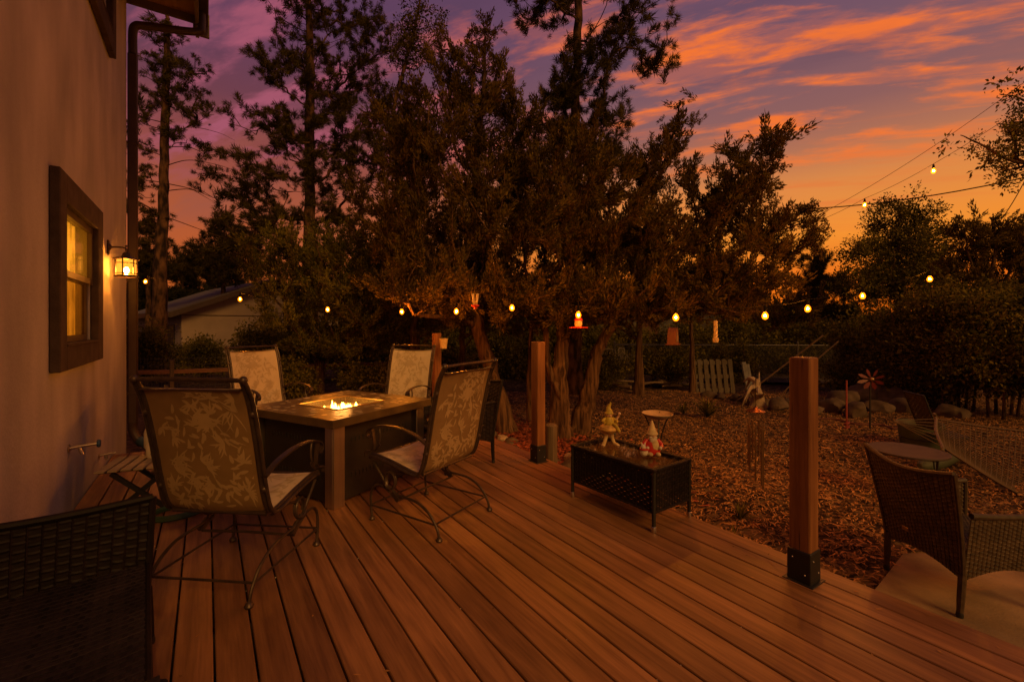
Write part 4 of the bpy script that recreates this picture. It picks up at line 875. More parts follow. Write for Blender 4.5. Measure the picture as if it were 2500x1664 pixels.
def tree(name, label, trunks, blobs, n, kind, leaf, bark, seed, per=4, scale=1.0, climb=.5, twig=.012, maxr=.06, group=None, cat='tree', shell=.42, upbias=.5, twist=.06, bare=0, cut=None):
    rng = np.random.default_rng(seed)
    base = np.array(trunks[0][0][0], float)
    pos, par, rad, tr = [], [], [], []; chains = []; root = []
    for pts, r0, r1 in trunks:
        pp = np.array(cat_rom(pts, 7)); L = len(pp); start = len(pos)
        pp[1:-1] += rng.normal(size=(L-2,3))*np.array((.012,.012,0))*min(1, r0*8)
        chains.append((start, L)); g0 = abs(pp[0][2]-base[2]) < .25; ri = start if (g0 or start == 0) else root[int(np.argmin(np.linalg.norm(np.array(pos)-pp[0], axis=1)))]
        for i, p in enumerate(pp):
            root.append(ri)
            pos.append(p); par.append(start+i-1 if i else -1); rad.append((r0+(r1-r0)*(i/(L-1))**.85)*(1+.28*math.exp(-i/(L-1)*9)*(1 if g0 else 0))); tr.append(True)
    A = []; vol = np.array([b[2]*b[3]*b[5] for b in blobs])**.75; cnt = np.maximum(1, (n*vol/vol.sum())).astype(int)
    for (u, v, ru, rv, d, rd), k in zip(blobs, cnt):
        o = unit(rng.normal(size=(k,3)))*(rng.random((k,1))**shell); c = W(u, v, d)
        A.append(c + o[:,0:1]*RT*ru*d/F + o[:,1:2]*FW*rd + o[:,2:3]*UP*rv*d/F)
    A = np.concatenate(A)
    T0 = np.array(pos); dist = np.min(np.linalg.norm(A[:,None]-T0[None], axis=2), axis=1); A = A[np.argsort(dist)]
    P = np.zeros((len(pos)+len(A)*6+10,3)); P[:len(pos)] = pos; cn = len(pos); tips = []; tipd = []
    for a in A:
        Q = P[:cn]; dv = a-Q; hd = np.hypot(dv[:,0], dv[:,1]); need = climb*hd
        cost = np.linalg.norm(dv, axis=1) + np.maximum(0, need - dv[:,2])*1.1
        i = int(np.argmin(cost)); p = P[i]; L = np.linalg.norm(a-p); m = int(np.clip(L/.22, 2, 5))
        mid = (p+a)/2 + rng.normal(size=3)*L*.10 + np.array((0,0,-L*.10 if climb > .2 else L*.06)); last = i
        for q in range(1, m+1):
            t = q/m; x = (1-t)**2*p + 2*t*(1-t)*mid + t*t*a; P[cn] = x; pos.append(x); par.append(last); rad.append(0); tr.append(False); root.append(root[last]); last = cn; cn += 1
        tips.append(last); tipd.append(a - (P[par[last]]))
    par = np.array(par); load = np.zeros(cn); load[tips] = 1
    for i in range(cn-1, -1, -1):
        if par[i] >= 0: load[par[i]] += load[i]
    R = np.array(rad); trm = np.array(tr); br = np.minimum(twig*.55*np.maximum(load,1)**.46, maxr); R = np.where(trm, R, br)
    e = np.where(par >= 0)[0]; P = P[:cn]; R0 = np.where(trm[par[e]] & ~trm[e], np.minimum(R[par[e]], R[e]*1.4), R[par[e]])
    t = thing(name, label, cat, tuple(base), 0, group)
    e = e[~trm[e]]; R0 = np.where(trm[par[e]], np.minimum(R[par[e]], R[e]*1.4), R[par[e]]); root = np.array(root)
    for rt in sorted(set(root.tolist())):
        Vs, Fs, off = [], [], 0
        for st_, L in chains:
            if root[st_] != rt: continue
            v, f = lumpy(pos[st_:st_+L], R[st_:st_+L], 16 if R[st_] > .05 else 8, rng, 1.0 if bark is M['bark'] else .45); Vs.append(v); Fs.append(f+off); off += len(v)
        k = e[root[e] == rt]
        if len(k):
            m_ = root[e] == rt; v, f = tubes(P[par[k]], P[k], R0[m_], R[k], 4); Vs.append(v); Fs.append(f+off); off += len(v)
        ob = bigmesh('trunk', np.concatenate(Vs) - base, np.concatenate(Fs), bark, t)
        ob.data.polygons.foreach_set('use_smooth', [True]*len(ob.data.polygons))
    # foliage
    tips = np.array(tips); td = unit(np.array(tipd)); tips, td = tips[bare*0:], td
    pos_t = np.repeat(P[tips], per, 0); dr = np.repeat(td, per, 0); back = rng.random((len(pos_t),1))*.34*scale; spread = {'juniper': .055, 'pine': .075, 'leaf': .13}[kind]*scale
    pos_t = pos_t - dr*back + rng.normal(size=pos_t.shape)*spread
    ax = unit(dr*.7 + rng.normal(size=dr.shape)*.45 + np.array((0,0,upbias)))
    for c in CLEAR:
        to = c - np.array((0,0,H)); L = np.linalg.norm(to); to = to/L; rel = pos_t - c; al = rel@to; pe = np.linalg.norm(rel - al[:,None]*to, axis=1)
        k = ~(((np.abs(al) < .25) & (pe < .16)) | ((al < 0) & (al > -1.0) & (pe < .14))); pos_t, ax = pos_t[k], ax[k]
    if cut is not None: k = cut(pos_t); pos_t, ax = pos_t[k], ax[k]
    Fm = frames(ax, rng); sc_ = np.clip(np.exp(rng.normal(-.02,.27,len(pos_t))), .5, 1.7)*scale; VV = []
    which = rng.integers(0, 5, len(pos_t))
    for w in range(5):
        s = which == w
        if not s.any(): continue
        T = TPL[kind][w]; VV.append((np.einsum('mij,kvj->mkvi', Fm[s], T)*sc_[s][:,None,None,None] + pos_t[s][:,None,None]).reshape(-1,3))
    VV = np.concatenate(VV); bigmesh('crown', VV - base, np.arange(len(VV)).reshape(-1,4), leaf, t)
    return t
def tp(*L): return [W(*p) for p in L]
gb_ = lambda u, d: U(u, d)
# big juniper whose trunk leans left beside the deck
tree('juniper_tree', 'large juniper with a leaning trunk right behind the fire table chairs', [(
     [gb_(1234, 6.7)] + tp((1212,950,6.7),(1180,850,6.75),(1165,770,6.8),(1158,690,6.9),(1150,560,7.0),(1165,400,7.1),(1180,220,7.2),(1185,90,7.2)), .145, .02),
     (tp((1172,800,6.8),(1120,775,6.6),(1060,772,6.3),(1010,768,6.1)), .05, .02), (tp((1160,720,6.85),(1235,640,6.9),(1260,480,7.0),(1250,300,7.1)), .055, .012), (tp((1162,745,6.8),(1080,680,6.9),(1020,560,7.0),(1000,420,7.1)), .05, .012)],
     [(1175,210,85,165,7.2,.8),(1130,360,170,170,7.1,1.2),(1080,560,185,130,6.9,1.5),(1230,500,110,200,7.0,1.2),(1030,690,150,70,6.7,1.4),(1190,680,150,60,6.6,1.5),(1190,90,50,45,7.2,.4),(1000,330,85,120,7.4,1.0),(1275,330,70,140,7.1,.8),(1100,170,70,90,7.3,.7),(1090,735,130,38,6.5,1.2),(1230,745,90,35,6.5,1.0)],
     680, 'juniper', M['juniper'], M['bark'], 1, per=4, climb=.75, group='junipers beside the deck')
# many stemmed juniper behind the middle post
tree('juniper_tree', 'many stemmed juniper behind the middle deck post with shaggy trunks', [(
     [gb_(1374, 6.4)] + tp((1366,950,6.4),(1370,850,6.4),(1378,760,6.5),(1390,620,6.6),(1395,470,6.7),(1420,330,6.8)), .125, .02),
     (tp((1378,990,6.35),(1340,900,6.4),(1330,800,6.4),(1290,690,6.4),(1275,560,6.6)), .075, .015), ([gb_(1294, 7.6)]+tp((1293,900,7.6),(1300,780,7.5),(1330,640,7.4)), .06, .02)],
     [(1400,430,120,130,6.8,1.2),(1360,600,150,110,6.6,1.4),(1460,560,130,120,6.6,1.4),(1330,720,140,50,6.2,1.3),(1470,715,130,50,6.2,1.3),(1290,470,90,120,6.8,1.0),(1370,765,130,28,6.3,1.1),(1480,760,90,28,6.3,1.0)],
     420, 'juniper', M['juniper'], M['bark'], 2, per=4, climb=.7, group='junipers beside the deck')
# right leaning juniper
tree('juniper_tree', 'juniper with a long limb leaning right against the sunset', [(
     [gb_(1412, 6.75)] + tp((1440,940,6.75),(1462,850,6.75),(1510,780,6.75),(1590,700,6.8),(1680,600,6.9),(1770,470,7.0),(1830,380,7.0)), .115, .018),
     (tp((1515,775,6.75),(1560,640,6.9),(1590,500,7.0),(1640,340,7.1),(1660,250,7.1)), .055, .010), (tp((1600,690,6.8),(1740,640,6.7),(1870,580,6.8),(1970,510,6.9)), .045, .010), (tp((1660,620,6.9),(1780,480,6.9),(1870,340,7.0)), .035, .008)],
     [(1660,330,50,90,7.1,.4),(1590,430,70,110,7.0,.8),(1740,480,110,110,7.0,1.0),(1880,370,55,75,7.0,.5),(1820,470,95,70,7.0,.8),(1700,600,190,90,6.9,1.3),(1890,570,100,50,6.9,.7),(1640,690,170,60,6.6,1.3),(1970,510,36,30,6.9,.3),(1800,680,130,60,6.8,1.1),(1560,570,90,90,6.9,1.2),(1620,750,150,38,6.6,1.2),(1790,745,110,34,6.7,1.0),(1930,600,60,40,6.9,.6)],
     520, 'juniper', M['juniper'], M['bark'], 3, per=4, climb=.55, group='junipers beside the deck')
# tall ponderosa behind
tree('pine_tree', 'tall pine rising behind the junipers with broad needle tufts', [(
     [gb_(1400, 10.5)] + tp((1400,800,10.5),(1402,500,10.5),(1405,300,10.5),(1410,100,10.5),(1415,-80,10.5),(1418,-330,10.5)), .20, .05)],
     [(1300,25,95,35,10.3,1.2),(1540,60,120,60,10.2,1.3),(1620,145,80,25,10.2,.8),(1480,140,110,45,10.2,1.1),(1420,-120,210,90,10.5,1.7),(1420,-280,120,80,10.5,1.2),(1380,210,60,80,10.4,.9),(1470,330,80,100,10.4,.9),(1360,360,60,80,10.4,.9),(1410,500,90,60,10.4,1),(1340,290,80,110,10.3,1),(1460,240,70,90,10.3,1),(1500,400,80,90,10.3,1)],
     420, 'pine', M['pine'], M['bark_pine'], 4, per=4, scale=1.08, climb=.12, upbias=.35, group='tall pines', maxr=.07)
# mid pine left of centre
tree('pine_tree', 'bushy pine left of centre reaching out of the top of the picture', [(
     [gb_(757, 13)] + tp((757,800,13),(757,560,13),(756,350,13),(758,150,13),(752,-60,13),(750,-160,13)), .23, .05)],
     [(760,20,130,75,13,1.6),(650,150,60,60,12.8,1.0),(745,180,120,90,13,1.7),(860,190,90,100,12.8,1.4),(640,300,100,45,12.9,1.2),(800,310,120,70,13,1.6),(600,400,90,35,12.8,1.1),(590,480,85,40,12.8,1.1),(700,430,120,50,12.8,1.4),(860,420,110,70,12.9,1.4),(740,-80,110,60,13,1.3),(930,80,60,70,12.8,.9),(960,240,60,80,12.8,.9),(660,530,110,35,12.8,1.3),(900,340,110,120,12.6,1.3),(880,60,70,70,12.9,1.1),(820,520,110,60,12.8,1.3),(560,455,75,35,12.8,1.1),(610,560,85,40,12.8,1.2),(560,610,55,35,12.8,1.0),(690,330,70,60,12.8,1.2)],
     900, 'pine', M['pine'], M['bark_pine'], 5, per=3, scale=1.02, climb=.10, upbias=.35, group='tall pines', maxr=.075)
tree('pine_tree', 'slim young tree with open twigs between the bushy pine and the juniper tops', [(
     [gb_(985, 11.5)] + tp((985,600,11.5),(960,300,11.5),(985,170,11.5),(1015,60,11.5),(1030,-40,11.5)), .07, .02)],
     [(1040,60,50,60,11.5,.6),(985,110,60,90,11.5,.7),(960,300,70,110,11.5,.8),(1000,-40,50,50,11.5,.6)], 110, 'leaf', M['pine'], M['bark_pine'], 6, per=3, scale=1.0, climb=.6)
# left ponderosa by the house
tree('pine_tree', 'tall straight pine beside the brown downspout with bare lower limbs', [(
     [gb_(385, 12.6)] + tp((388,850,12.6),(392,700,12.6),(398,500,12.6),(402,350,12.6),(406,200,12.6),(408,70,12.6),(409,35,12.6)), .215, .04),
     ] + [(tp((402,y,12.6),(402+s*60,y-12+q,12.3),(402+s*(85+w*.7),y+2+q*1.2,12.1),(402+s*(110+w),y+20+q,12.0)), .014, .003) for y, s, q, w in ((332,1,-9,62),(358,1,14,18),(405,1,-2,74),(447,1,25,36),(466,1,8,12),(528,1,34,44),(300,-1,0,10),(382,-1,-8,10),(446,-1,6,10))],
     [(408,90,50,35,12.6,.7),(440,160,70,22,12.6,.8),(370,150,45,30,12.6,.7),(450,205,55,22,12.5,.8),(500,180,30,14,12.4,.3),(460,245,65,18,12.5,.8),(365,230,30,40,12.6,.7),(355,320,25,60,12.6,.7),(350,420,22,70,12.6,.8),(455,280,50,16,12.5,.7),(500,360,45,20,12.2,.5),(440,330,40,18,12.5,.6),(355,520,25,60,12.4,.8),(520,420,40,16,12.2,.4)],
     290, 'pine', M['pine'], M['bark_pine'], 7, per=2, scale=.95, climb=.05, upbias=.3, group='tall pines', maxr=.035)
# broad lit bush-like juniper left of centre
tree('juniper_bush', 'broad olive green juniper bush between the pale house and the deck', [(
     [gb_(780, 10.2)] + tp((778,880,10.2),(785,820,10.2),(800,740,10.2),(790,640,10.2)), .12, .03), (tp((780,880,10.2),(850,820,10),(930,770,9.8)), .07, .02), (tp((782,850,10.2),(730,790,10),(670,730,9.9)), .06, .02), ([gb_(860, 10.0)]+tp((855,880,10),(850,780,10),(880,660,10)), .07, .02)],
     [(690,640,95,80,10,1.4),(800,640,130,110,10.2,1.7),(755,760,110,60,9.8,1.3),(900,700,120,110,10,1.6),(860,820,110,50,9.8,1.3),(960,800,90,50,9.7,1.1),(760,850,70,40,9.6,.9),(960,620,90,80,10,1.2)],
     520, 'juniper', M['green'], M['bark'], 8, per=4, scale=1.15, climb=.5)
# dark mass between
tree('juniper_tree', 'dark juniper filling the gap behind the leaning trunk', [(
     [gb_(1010, 9.5)] + tp((1010,800,9.5),(1005,600,9.5),(1010,420,9.5),(1020,330,9.5)), .12, .02), ([gb_(1130, 9.8)]+tp((1130,800,9.8),(1140,600,9.8),(1120,450,9.8)), .09, .02)],
     [(1010,430,90,110,9.5,1.2),(1000,600,110,120,9.5,1.4),(1130,600,90,90,9.8,1.2),(1080,740,160,80,9.5,1.4),(1280,750,130,70,9.6,1.2),(920,520,80,90,9.6,1.2)], 210, 'juniper', M['juniper'], M['bark'], 9, per=4, scale=1.35, climb=.6)
tree('juniper_tree', 'low dark juniper behind the many stemmed trunks', [(
     [gb_(1560, 10.4)] + tp((1560,850,10.4),(1560,700,10.4),(1570,560,10.4)), .10, .02), ([gb_(1690, 10.6)]+tp((1690,850,10.6),(1690,740,10.6),(1730,640,10.6)), .075, .02)],
     [(1540,640,140,100,10.4,1.3),(1690,700,150,70,10.4,1.3),(1830,730,120,60,10.6,1.2),(1560,760,150,45,10.2,1.1),(1920,760,110,50,10.6,1.1),(1430,690,90,90,10.4,1)], 190, 'juniper', M['juniper'], M['bark'], 10, per=4, scale=1.3, climb=.5)
# right hand trees
tree('round_tree', 'round topped tree against the orange sky at right', [([gb_(2190, 15)] + tp((2190,800,15),(2192,650,15),(2195,520,15)), .16, .03)],
     [(2200,520,70,38,15,.9),(2195,595,118,70,15,1.5),(2230,690,120,60,15,1.5),(2110,690,70,50,15,1.1),(2120,600,30,14,15,.4),(2290,620,45,40,15,.8)], 300, 'leaf', M['oak'], M['bark_pine'], 11, per=4, scale=1.3, climb=.2, maxr=.05)
tree('pine_tree', 'small pointed pine just left of the round topped tree', [([gb_(1985, 17)] + tp((1985,800,17),(1987,650,17),(1990,565,17)), .11, .015)],
     [(1990,590,20,25,17,.4),(1988,640,45,30,17,.8),(1985,700,75,40,17,1.2),(1985,760,95,40,17,1.4)], 170, 'pine', M['pine'], M['bark_pine'], 12, per=5, scale=1.2, climb=.1, maxr=.04)
tree('juniper_tree', 'open juniper with lacy top at the right edge', [([gb_(2420, 10.5)] + tp((2420,850,10.5),(2415,720,10.5),(2430,600,10.5),(2420,530,10.5)), .1, .015), (tp((2418,760,10.5),(2470,650,10.5),(2500,560,10.5)), .04, .01), (tp((2416,740,10.5),(2370,640,10.5),(2355,560,10.5)), .035, .01)],
     [(2370,570,40,50,10.5,.7),(2440,560,60,50,10.5,.8),(2500,600,70,70,10.5,1),(2400,650,80,60,10.5,1.1),(2480,700,90,60,10.5,1.1),(2560,640,80,120,10.5,1)], 230, 'juniper', M['juniper'], M['bark'], 13, per=3, scale=1.25, climb=.6)
tree('oak_tree', 'overhanging leafy branch entering from the upper right corner', [([gb_(2760, 7.0)] + tp((2750,800,7),(2720,500,7),(2690,300,7),(2660,150,7)), .14, .03), (tp((2700,420,7),(2600,400,6.9),(2480,395,6.8),(2390,350,6.8),(2345,330,6.8)), .035, .006), (tp((2690,330,7),(2580,290,6.9),(2490,240,6.8),(2440,230,6.8)), .03, .006), (tp((2600,400,6.9),(2530,410,6.8),(2470,430,6.8),(2440,440,6.8)), .015, .004)],
     [(2480,300,60,55,6.8,.5),(2450,240,30,18,6.8,.25),(2385,345,45,22,6.8,.3),(2440,395,45,18,6.8,.3),(2440,445,22,14,6.8,.2),(2560,320,90,100,6.9,.9),(2680,240,140,160,7,1.2)], 190, 'leaf', M['oak'], M['bark_pine'], 14, per=2, scale=.85, climb=.3, maxr=.02)
for i, (u, d, w, top, lab) in enumerate(((2230, 9.2, 75, 730, 'leafy shrub on thin stems behind the red flower spinner'), (2330, 8.4, 90, 690, 'leafy shrub on many thin stems behind the hammock'), (2440, 7.9, 100, 700, 'dense leafy shrub at the right edge above the hammock'), (2560, 7.6, 110, 680, 'leafy shrub at the far right partly out of view'), (2120, 10.6, 80, 760, 'low leafy shrub in front of the chain link fence'))):
    tree('shrub', lab, [([gb_(u+dx, d+dd)] + tp((u+dx*1.3,900,d+dd),(u+dx*1.8,800,d+dd),(u+dx*2.2,top+20,d+dd)), .022, .006) for dx, dd in ((-26,0),(-8,.3),(10,-.2),(28,.2),(45,0))],
         [(u,top+60,w,60,d,.9),(u-20,top+150,w,60,d,.9),(u+25,top+195,w*.9,45,d-.1,.8)], 170, 'leaf', M['oak'], M['bark_pine'], 20+i, per=4, scale=1.05, climb=.7, cat='shrub', group='leafy shrubs along the right side')
for i, (u, v, ru, rv, d, lab) in enumerate(((352,850,32,60,10.5,'leafy shrub between the downspout and the tall pine'),(505,862,22,24,13.0,'spindly weed in front of the pale neighbour house'),(632,835,42,38,12.0,'low green bush at the corner of the pale neighbour house'),(690,925,90,28,9.2,'dark groundcover shrub behind the pale sling chair'),(900,930,100,30,9.0,'dark low shrub behind the fire table'),(1100,900,90,40,10.5,'dark shrub behind the leaning juniper trunk'),(1470,900,80,30,11.5,'low shrub by the metal garden chairs'),(1640,880,60,32,11.6,'leafy shrub left of the leaning pallet'),(1790,880,70,45,12.5,'leafy shrub right of the leaning pallet'))):
    tree('shrub', lab, [([gb_(u+dx, d)] + tp((u+dx*1.2,(v+980)/2,d),(u+dx*1.6,v-rv*.5,d)), .012, .004) for dx in (-12,0,14)], [(u,v,ru,rv,d,.5)], 60, 'leaf', M['oak' if i > 2 else 'green'], M['bark_pine'], 40+i, per=4, scale=1.0, climb=.6, cat='shrub', group='small shrubs round the yard')
tree('pine_tree', 'middle distance pine filling the gap right of the tall left pine', [([gb_(545, 19)] + tp((545,750,19),(548,600,19),(552,500,19)), .14, .02)],
     [(550,560,60,50,19,1.3),(520,620,80,40,19,1.5),(570,660,90,40,19,1.6),(470,650,50,30,19,1.0),(600,590,50,40,19,1.1)], 260, 'pine', M['pine'], M['bark_pine'], 61, per=3, scale=1.3, climb=.1, maxr=.05, group='tall pines')
tree('pine_tree', 'middle distance pine hidden partly by the brown downspout', [([gb_(362, 18)] + tp((362,750,18),(364,600,18),(366,520,18)), .12, .02)],
     [(365,570,36,40,18,.9),(352,630,44,36,18,1.1),(440,660,40,26,18,.9)], 120, 'pine', M['pine'], M['bark_pine'], 62, per=3, scale=1.3, climb=.1, maxr=.05, group='tall pines')
for i, (u, d, w, top) in enumerate(((700,13.5,110,790),(880,14,100,780),(1060,14.5,110,775),(1230,14,100,785),(1390,15,110,770),(1560,16,90,790),(1720,15,100,780),(1860,14.5,90,770),(2000,14,90,775),(470,15.5,50,830))):
    lab = ('dark bush behind the juniper bush', 'dark bush behind the far sling chair', 'dark bush behind the leaning juniper trunk', 'dark bush in the gap left of the middle post', 'dark bush in the gap right of the many stemmed trunks', 'dark bush in front of the red shed door', 'dark bush behind the leaning pallet', 'dark bush behind the root stump', 'dark bush behind the near post', 'low bush under the eave of the pale neighbour house')[i]
    tree('shrub', lab, [([gb_(u+dx, d)] + tp((u+dx*1.3,900,d),(u+dx*1.8,top+40,d)), .03, .008) for dx in (-30,0,28)], [(u,top+35,w,34,d,1.0),(u+10,top+85,w,36,d-.2,1.0)], 120, 'leaf', M['oak'], M['bark_pine'], 120+i, per=4, scale=1.35, climb=.5, cat='shrub', group='dark bushes behind the yard')
# far small trees, each its own tree
far = [(330,26,625),(352,29,590),(392,27,600),(445,28,610),(478,30,585),(520,27,615),(555,30,570),(335,34,610),(372,40,620),(430,36,600),(462,42,640),(505,38,590),(540,44,625),(580,40,560),(620,46,600),(880,40,560),(960,45,600),(1090,42,580),(1180,44,600),(1330,40,590),(1500,42,600),(1620,40,640),(1760,44,690),(1850,42,700),(1930,46,690),(2060,40,660),(2300,38,600),(2400,42,590),(2490,38,560)]
for i, (u, d, top) in enumerate(far):
    hgt = (HZ+60-top); tree('pine_tree', 'distant pine in the hazy tree line behind the yard', [([gb_(u, d)] + tp((u,750,d),(u+3,top,d)), .16, .03)],
       [(u,top+12,12,16,d,.6),(u,top+hgt*.25,24,24,d,1.1),(u,top+hgt*.5,34,26,d,1.5),(u,top+hgt*.75,42,24,d,1.7)], 60, 'pine', M['farleaf'], M['bark_pine'], 70+i, per=3, scale=2.6, climb=.1, maxr=.05, group='distant pines in the tree line')
# far woods closing the horizon
rng = np.random.default_rng(99); n = 5200; az = rng.uniform(-PI, PI, n); dd = rng.uniform(62, 92, n); hh = rng.random(n)**1.3*(4.6 + 1.6*np.sin(az*9)+1.0*np.sin(az*23+1)) + GZ
c = np.stack([np.sin(az)*dd, np.cos(az)*dd, hh], 1); Fm = frames(rng.normal(size=(n,3))+np.array((0,0,1.)), rng); T = TPL['leaf'][0]
VV = (np.einsum('mij,kvj->mkvi', Fm, T)*rng.uniform(7,12,n)[:,None,None,None] + c[:,None,None]).reshape(-1,3)
o = bigmesh('woods', VV, np.arange(len(VV)).reshape(-1,4), M['farleaf']); tag(o, 'dark far woods closing the horizon', 'woods', kind='stuff')

# ================================================================= neighbour house and building
def gable(name, label, corner, a, wx, dy, hw, hp, wallm, extras=None):
    t = thing(name, label, 'house', tuple(corner), a)
    e = MB(); e.add([(0,0,-.1),(wx,0,-.1),(wx,0,hw),(wx/2,0,hp),(0,0,hw),(0,dy,-.1),(wx,dy,-.1),(wx,dy,hw),(wx/2,dy,hp),(0,dy,hw)], [(0,1,2,3,4),(6,5,9,8,7),(0,4,9,5),(1,6,7,2)])
    e.build('wall', wallm, t, smooth=False)
    ov, th = .45, .12; sl = (hp-hw)/(wx/2); e = MB()
    for s in (0, 1):
        xs = [(-ov if s == 0 else wx+ov), wx/2]; zs = [hw - sl*ov + .02, hp + .02]
        P = [(xs[0],-ov,zs[0]),(xs[1],-ov,zs[1]),(xs[1],dy+ov,zs[1]),(xs[0],dy+ov,zs[0])]; Q = [(x,y,z+th) for x,y,z in P]
        e.add(P+Q, [(0,1,2,3),(4,7,6,5),(0,4,5,1),(1,5,6,2),(2,6,7,3),(3,7,4,0)])
    e.build('roof', M['roof'], t, smooth=False)
    e = MB()
    for s in (0, 1):
        x0_, x1_ = (-ov, wx/2) if s == 0 else (wx+ov, wx/2); za, zb = hw-sl*ov, hp
        e.add([(x0_,-ov-.02,za-.1),(x1_,-ov-.02,zb-.1),(x1_,-ov-.02,zb+.10),(x0_,-ov-.02,za+.10)], [(0,1,2,3)])
    e.box((-ov-.02, dy/2, hw-sl*ov+.02), (.05, dy+2*ov, .2)); e.build('fascia', M['down'], t, smooth=False)
    return t
c0 = U(443, 17.5); a0 = -TH + math.radians(48)
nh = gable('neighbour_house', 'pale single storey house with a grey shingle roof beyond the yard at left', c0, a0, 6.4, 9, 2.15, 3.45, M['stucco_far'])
e = MB(); e.box((.45, -.012, .35), (.9, .03, .16)); e.box((3.2,-.012,1.98),(6.38,.02,.03)); e.build('trim_board', M['trim'], nh, smooth=False)
e = MB(); e.box((-.012, 1.6, 1.1), (.03, 1.1, 1.0)); e.build('window', M['black'], nh, smooth=False)
c1 = U(1440, 21); M['grey_wall'] = mat('grey_siding', (.085,.075,.068), .9, var=.15, scale=2, stretch=(1,1,12))
b2 = thing('grey_shed', 'grey sided shed with a dark red door behind the junipers', 'shed', tuple(c1), -TH)
e = MB(); e.box((3.0, 2.0, 1.3), (6.0, 4.0, 2.8)); e.build('wall', M['grey_wall'], b2, smooth=False)
e = MB(); e.add([(-.4,-.5,2.6),(6.4,-.5,2.6),(6.4,4.5,2.6),(-.4,4.5,2.6),(-.4,2,3.7),(6.4,2,3.7)], [(0,1,5,4),(2,3,4,5),(3,0,4),(1,2,5),(3,2,1,0)]); e.build('roof', M['roof'], b2, smooth=False)
e = MB(); e.box((2.75, -.02, 1.02), (.95, .05, 2.0)); e.build('door', M['brick_red'], b2, smooth=False)
for x in (1.1, 4.6):
    e = MB(); e.bbox((x, -.02, 1.5), (.9, .05, .9), .01); wn = e.build('window', M['trim'], b2); e = MB(); e.box((x, -.05, 1.5), (.74, .02, .74)); e.build('pane', M['black'], wn, smooth=False)

# ================================================================= fences
cf = thing('chain_link_fence', 'galvanised chain link fence across the back of the yard', 'fence', tuple(U(1740, 12.6)))
o0 = np.array(cf.location); A0 = U(1500, 12.9); A1 = U(2420, 12.2); Lf = np.linalg.norm(A1-A0); dx = (A1-A0)/Lf; hf = 1.04
e = MB(); e.tube([A0+UP*hf, A1+UP*hf], .02, 8)
e.build('rail', M['fence'], cf, origin=o0)
for k in range(7):
    p = A0 + dx*(Lf*k/6); e = MB(); e.tube([p, p+UP*(hf+.06)], .028, 8); e.ball(p+UP*(hf+.07), .034, 8); e.build('post', M['fence'], cf, origin=o0)
P0, P1 = [], []; s = -hf
while s < Lf:
    for sg in (1, -1):
        a, b = (s, s+hf) if sg == 1 else (s+hf, s); h0, h1 = 0.0, hf
        lo, hi = max(0, min(a,b)), min(Lf, max(a,b))
        if hi-lo < .02: continue
        za = (lo-a)/(b-a)*hf; zb = (hi-a)/(b-a)*hf; P0.append(A0+dx*lo+UP*za); P1.append(A0+dx*hi+UP*zb)
    s += .075
V, Fq = tubes(np.array(P0), np.array(P1), np.full(len(P0), .0042), np.full(len(P0), .0042), 3); bigmesh('wire_mesh', V-o0, Fq, M['fence'], cf)
rf = thing('rail_fence', 'low wire fence with a brown wooden rail behind the pale chairs', 'fence', tuple(U(420, 9.6))); o0 = np.array(rf.location)
pts = [U(300, 9.4), U(420, 9.6), U(600, 10.2), U(780, 10.9), U(960, 11.6)]
for k in range(4):
    e = MB(); p, q = pts[k]+UP*.62, pts[k+1]+UP*.62; R = Matrix.Rotation(math.atan2(q[1]-p[1], q[0]-p[0]), 3, 'Z'); e.box((p+q)/2, (np.linalg.norm(q-p)-.02, .05, .085), R=R); e.build('rail', M['railwood'], rf, origin=o0)
for p in pts:
    e = MB(); e.bbox((p[0], p[1], GZ+.42), (.08,.08,.90), .006); e.build('post', M['oldwood'], rf, origin=o0)
e = MB()
for k in range(4):
    for z in (.30, .46, .76, .90): e.tube([pts[k]+UP*z, pts[k+1]+UP*z], .004, 4)
    for q in range(14): p = pts[k]+(pts[k+1]-pts[k])*q/14; e.tube([p+UP*.1, p+UP*.92], .003, 4)
e.build('wire', M['fence'], rf, origin=o0)

# ================================================================= string lights and lines
def sag(p, q, s, n=8): return [p + (q-p)*t + UP*(-s*4*t*(1-t)) for t in np.linspace(0,1,n)]
def lights(label, pts, bulbs, ends, group, dim=()):
    t = thing('string_lights', label, 'string lights', tuple(ends[0]), 0, group); o0 = np.array(ends[0]); chain = [ends[0]] + [p + UP*.085 for p in pts] + [ends[1]]
    e = MB()
    for a, b in zip(chain[:-1], chain[1:]): e.tube(sag(np.array(a), np.array(b), .03*np.linalg.norm(np.array(b)-a)), .003, 5)
    e.build('cord', M['cord'], t, origin=o0)
    for i, p in enumerate(pts):
        e = MB(); e.lathe([(0,.082),(.007,.08),(.012,.07),(.015,.045),(.016,.022),(0,.02)], tuple(p), 10); k = e.build('socket', M['cord'], t, origin=o0)
        e = MB(); e.lathe([(0,.022),(.012,.02),(.025,.0),(.029,-.018),(.024,-.036),(.011,-.048),(0,-.05)], tuple(p), 12); e.ball((p[0],p[1],p[2]-.014), .0080, 10, m=1, sq=(1,1,1.3)); e.build('bulb', [M['bulbglass'], M['bulb_dim'] if i in dim else M['bulb']], k, origin=o0)
    return t
lights('long string of glowing warm bulbs hung low across the junipers', list(BP), None, (np.array((XW+.11, 7.33, 1.95)), W(2560, 590, 5.9)), 'string lights', dim=(5,))
lights('short string of two lit bulbs against the orange sky at upper right', list(BP2), None, (W(2680, 130, 5.2), W(1975, 548, 7.3)), 'string lights')
def line(label, pts, r):
    e = MB(); e.tube(pts, r, 5); tag(e.build('overhead_cable', M['cord'], origin=pts[0]), label, 'cable', 'overhead cables')
